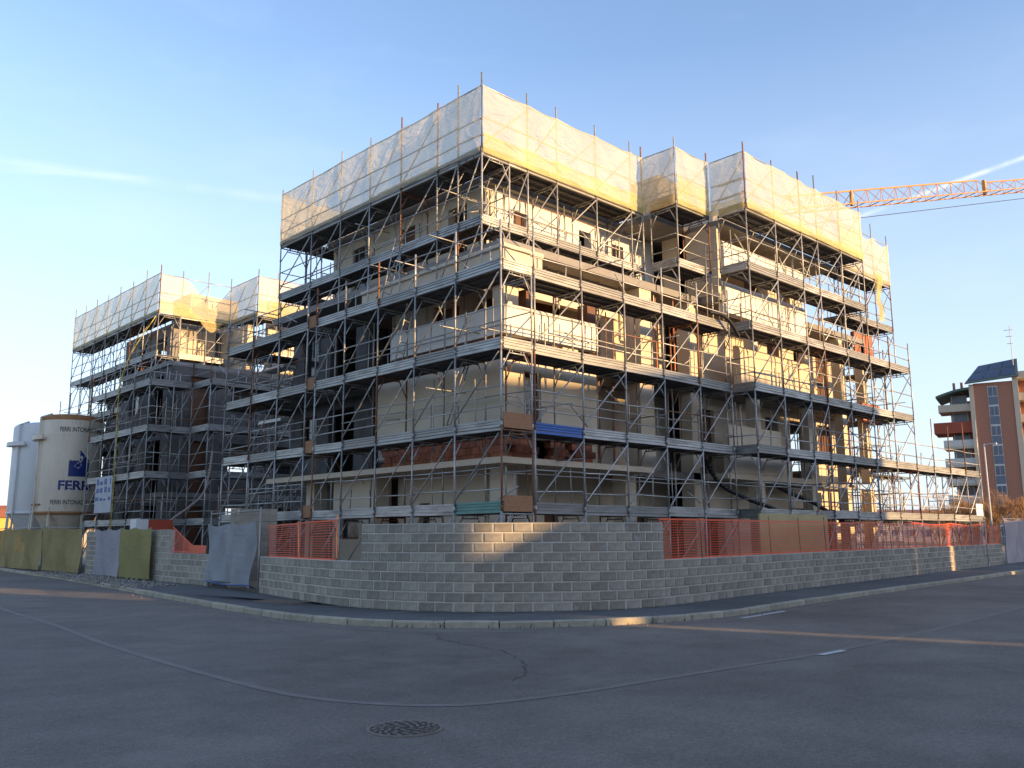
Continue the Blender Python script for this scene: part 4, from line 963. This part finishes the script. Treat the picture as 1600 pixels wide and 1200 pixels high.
house('low pale house far behind the right hand low scaffold', 1400, 190, 24, 10, 4.6, (.55,.47,.44), (.25,.12,.09))
house('low pinkish house far right behind the low scaffold', 1478, 170, 14, 10, 3.6, (.5,.40,.36), (.28,.13,.09))
house('distant grey roofed house seen under the left wing scaffold', 150, 160, 20, 10, 4.5, (.5,.42,.32), (.3,.16,.1))
# lamp post
lp = at(1549,815,51); LT = thing('lamp_post', (lp.x,lp.y,.11), 'slim pale lamp post in front of the brick tower', 'lamp post')
part('pole', MB().tube((lp.x,lp.y,.11),(lp.x,lp.y,6.1),.055,8,.035), shut, LT, smooth=True); part('arm', MB().tube((lp.x,lp.y,6.05),(lp.x+.12,lp.y-.3,6.1),.025,6), shut, LT); part('lamp_head', MB().box(lp.x+.06,lp.x+.22,lp.y-.55,lp.y-.25,6.06,6.13), shut, LT)
# bare trees / shrubs
twig = mat('bare_twigs', (.30,.17,.08), .9, 0, .2, 3); bark = mat('bark', (.12,.085,.06), .9)
def bare_tree(p, h, seed, label, spread=1.0, n0=5):
    rr = random.Random(seed); T = thing('bare_tree', p, label, 'tree', 'leafless trees by the brick tower'); tm = MB(); cmb = MB()
    def grow(a, d, L, r, lev):
        b = a + d*L
        (tm if lev < 2 else cmb).tube(a, b, r, 5 if lev < 2 else 3, r*.65, False)
        if lev >= 5: return
        for _ in range(3 if lev < 4 else 4):
            nd = (d + V((rr.uniform(-1,1), rr.uniform(-1,1), rr.uniform(-.25,.8)))*.62*spread).normalized(); grow(a.lerp(b, rr.uniform(.55,1)), nd, L*rr.uniform(.58,.8), max(.012, r*.58), lev+1)
    base = V(p)
    for i in range(n0):
        t = 6.28*i/n0 + rr.random(); grow(base, V((math.cos(t)*.35*spread, math.sin(t)*.35*spread, 1)).normalized(), h*.34, h*.014, 0)
    part('trunk', tm, bark, T); part('crown', cmb, twig, T)
for px, D, h, sd, lab in ((1500,90,6.0,1,'leafless reddish tree left of the tower foot'),(1545,88,5.4,2,'leafless tree in front of the tower foot'),(1590,86,5.8,3,'leafless tree at the right edge by the tower'),(1465,95,5.0,4,'small leafless tree behind the low scaffold')):
    p = at(px, 800, D); bare_tree((p.x,p.y,0), h, sd, lab, 1.2)
# crane
cy = mat('crane_yellow', (.60,.27,.06), .55, 0, .12, 2); crd = mat('crane_dark', (.05,.045,.04), .6)
a0 = at(1225,331,62); b0 = at(1760,282,88)
CR = thing('tower_crane', (b0.x, b0.y, 0), 'yellow lattice crane jib reaching right from behind the building', 'crane')
dj = (b0-a0).normalized(); side = V((0,0,1)).cross(dj).normalized(); Lj = (b0-a0).length; hj = 1.12; wj = .55
n = int(Lj/1.35)
for s in (-1, 1): part('bottom_chord', MB().tube(a0+side*s*wj, b0+side*s*wj, .045, 6), cy, CR)
hh = lambda t: hj*(1.0 if t < .52 else .80)
part('top_chord', MB().tube(a0+V((0,0,hj)), a0.lerp(b0,.52)+V((0,0,hj)), .06, 6), cy, CR); part('top_chord', MB().tube(a0.lerp(b0,.55)+V((0,0,hj*.8)), b0+V((0,0,hj*.8)), .055, 6), cy, CR)
for i in range(n):
    t, tm_, t2 = i/n, (i+.5)/n, (i+1)/n; P, Q, R_ = a0.lerp(b0,t), a0.lerp(b0,tm_)+V((0,0,hh(tm_))), a0.lerp(b0,t2)
    for s in (-1, 1):
        part('lattice_bar', MB().tube(P+side*s*wj, Q, .026, 5), cy, CR); part('lattice_bar', MB().tube(Q, R_+side*s*wj, .022, 5), cy, CR)
    part('lattice_bar', MB().tube(P-side*wj, P+side*wj, .03, 5), crd, CR)
part('joint_plate', MB().box(-.0,.0,-.0,.0,0,0).tube(a0.lerp(b0,.54)-V((0,0,.1)), a0.lerp(b0,.54)+V((0,0,hj*.95)), .16, 6), cy, CR); part('joint_plate', MB().tube(a0.lerp(b0,.17), a0.lerp(b0,.17)+V((0,0,hj)), .13, 6), cy, CR)
part('trolley', MB().tube(a0.lerp(b0,.70)-V((0,0,.25)), a0.lerp(b0,.76)-V((0,0,.1)), .3, 6), cy, CR)
part('hoist_rope', MB().tube(a0-V((0,0,1.1)), b0-V((0,0,.5)), .025, 5), crd, CR)
mm = MB()
for sx in (-.8,.8):
    for sy in (-.8,.8): mm.tube((b0.x+sx,b0.y+sy,0),(b0.x+sx,b0.y+sy,b0.z+3),.09,6)
for i in range(int(b0.z/1.6)): mm.tube((b0.x-.8,b0.y-.8,i*1.6),(b0.x+.8,b0.y-.8,i*1.6+1.6),.05,5); mm.tube((b0.x-.8,b0.y+.8,i*1.6),(b0.x-.8,b0.y-.8,i*1.6+1.6),.05,5)
part('mast', mm, cy, CR)
# neighbours across the street behind the camera; their roofs shade the lower storeys
def block_house(label, x0, x1, y0, y1, prof, col):
    T = thing('neighbour_building', ((x0+x1)/2, y1, 0), label, 'building'); m = MB(); n = len(prof)
    sh = .27*(y1-y0); m.v = [(x, y1, z) for x, z in prof] + [(x+sh, y0, z) for x, z in prof] + [(x0,y1,0),(x1,y1,0),(x0+sh,y0,0),(x1+sh,y0,0)]
    b = 2*n; m.f = [tuple([b, b+1] + list(range(n-1, -1, -1))), tuple([b+3, b+2] + list(range(n, 2*n)))] + [(i, i+1, n+i+1, n+i) for i in range(n-1)] + [(b, 0, n, b+2), (b+1, b+3, 2*n-1, n-1)]
    part('wall', m, mat('neighbour_render', col, .85, 0, .06, 1), T)
    for z in [1.2 + 3*k for k in range(int((min(z for _, z in prof)-1)/3))]:
        for i in range(int((x1-x0)/3)):
            x = x0 + .9 + i*3; w = part('window', MB().box(x,x+1.3,y1-.05,y1+.06,z,z+1.5), shut, T); part('pane', MB().box(x+.1,x+1.2,y1+.062,y1+.09,z+.1,z+1.4), paneb, w)
block_house('tall neighbouring block across the street with a shallow gabled top', 24.52, 44.6, -38, -26, [(24.52,13.7),(30.2,14.1),(38.2,15.0),(44.6,14.2)], (.5,.42,.33))
block_house('long neighbouring block across the street left of the gap', -25, 22.92, -38, -26, [(-25,13.6),(22.92,13.6)], (.52,.46,.4))
AX = thing('sun_gap_blocker', (23.7,-26.5,0), 'added unseen light shaping annex with a narrow passage between the two neighbours', 'blocker')  # unseen, added to shape the sun streak and the lit wall patch
def blocker(name, x0, x1, z0, za, zb, dp=7.):
    sh = .27*dp; m = MB(); m.v = [(x0,-26.5,z0),(x1,-26.5,z0),(x1+sh,-26.5-dp,z0),(x0+sh,-26.5-dp,z0),(x0,-26.5,za),(x1,-26.5,zb),(x1+sh,-26.5-dp,zb),(x0+sh,-26.5-dp,za)]
    m.f = [(0,3,2,1),(4,5,6,7),(0,1,5,4),(1,2,6,5),(2,3,7,6),(3,0,4,7)]; part(name, m, mat('sun_blocker_wall', (.5,.45,.4), .85), AX)
blocker('wall', 23.45, 24.65, 0, 7.5, 7.5); blocker('roof', 23.06, 24.72, 7.51, 8.92, 9.9, .35)  # thin slab instead of a full roof, cuts the sun above the slot
block_house('low neighbouring house across the street to the right', 44.65, 49.15, -38, -26, [(44.65,9.7),(49.15,9.7)], (.5,.4,.3))
block_house('long low neighbouring house across the street far right', 49.65, 88, -38, -26, [(49.65,9.7),(68,10.6),(88,9.7)], (.5,.42,.36))
# weeds at the kerb and rubble by the left wall
rr = random.Random(5); m = MB()
for _ in range(1400):
    i = rr.randrange(len(kerb_l)); p = kerb_l[i]
    if not (9.5 < p.x < 14 and p.y < 14): continue
    j = min(i+1, len(kerb_l)-1); q = p.lerp(kerb_l[j], rr.random()); h = rr.uniform(.03,.11); a = rr.uniform(0,6.3)
    n_ = (offset([p, kerb_l[j]], -1)[0]-p)*rr.uniform(.0,.05); d = V((math.cos(a), math.sin(a), 0)); q = q + n_
    m.v += [tuple(q-d*.012), tuple(q+d*.012), tuple(q+d*rr.uniform(-.05,.05)+V((0,0,h)))]; k = len(m.v); m.f.append((k-3,k-2,k-1))
o = ob('weeds', m.mesh('weeds', mat('weed_green', (.05,.085,.025), .8)), None, None, kind='stuff', label='small green weeds growing along the kerb', category='weeds')
m = MB()
for _ in range(900):
    t = rr.random(); p = V((10.9,28,0)).lerp(V((12.6,44,0)), t) + V((rr.uniform(-.5,1.2), rr.uniform(-.5,.5), .108)); s = rr.uniform(.015,.06)
    m.tube(p, p+V((rr.uniform(-.5,.5)*s, rr.uniform(-.5,.5)*s, s)), s, 5, s*.6)
for _ in range(1500):
    i = rr.randrange(len(kerb_l)-1); p = kerb_l[i].lerp(kerb_l[i+1], rr.random())
    if p.y > 40 or p.x > 40: continue
    nn = offset([kerb_l[i], kerb_l[i+1]], -1)[0] - kerb_l[i]; p = p + nn*abs(rr.gauss(0, .16)); sz = rr.uniform(.005,.02); m.tube(p, p+V((rr.uniform(-.5,.5)*sz, rr.uniform(-.5,.5)*sz, sz)), sz, 4, sz*.6)
ob('rubble', m.mesh('rubble', mat('rubble_stone', (.27,.25,.22), .95, 0, .25, 9)), None, None, kind='stuff', label='pale rubble strewn along the pavement below the sheets', category='rubble')
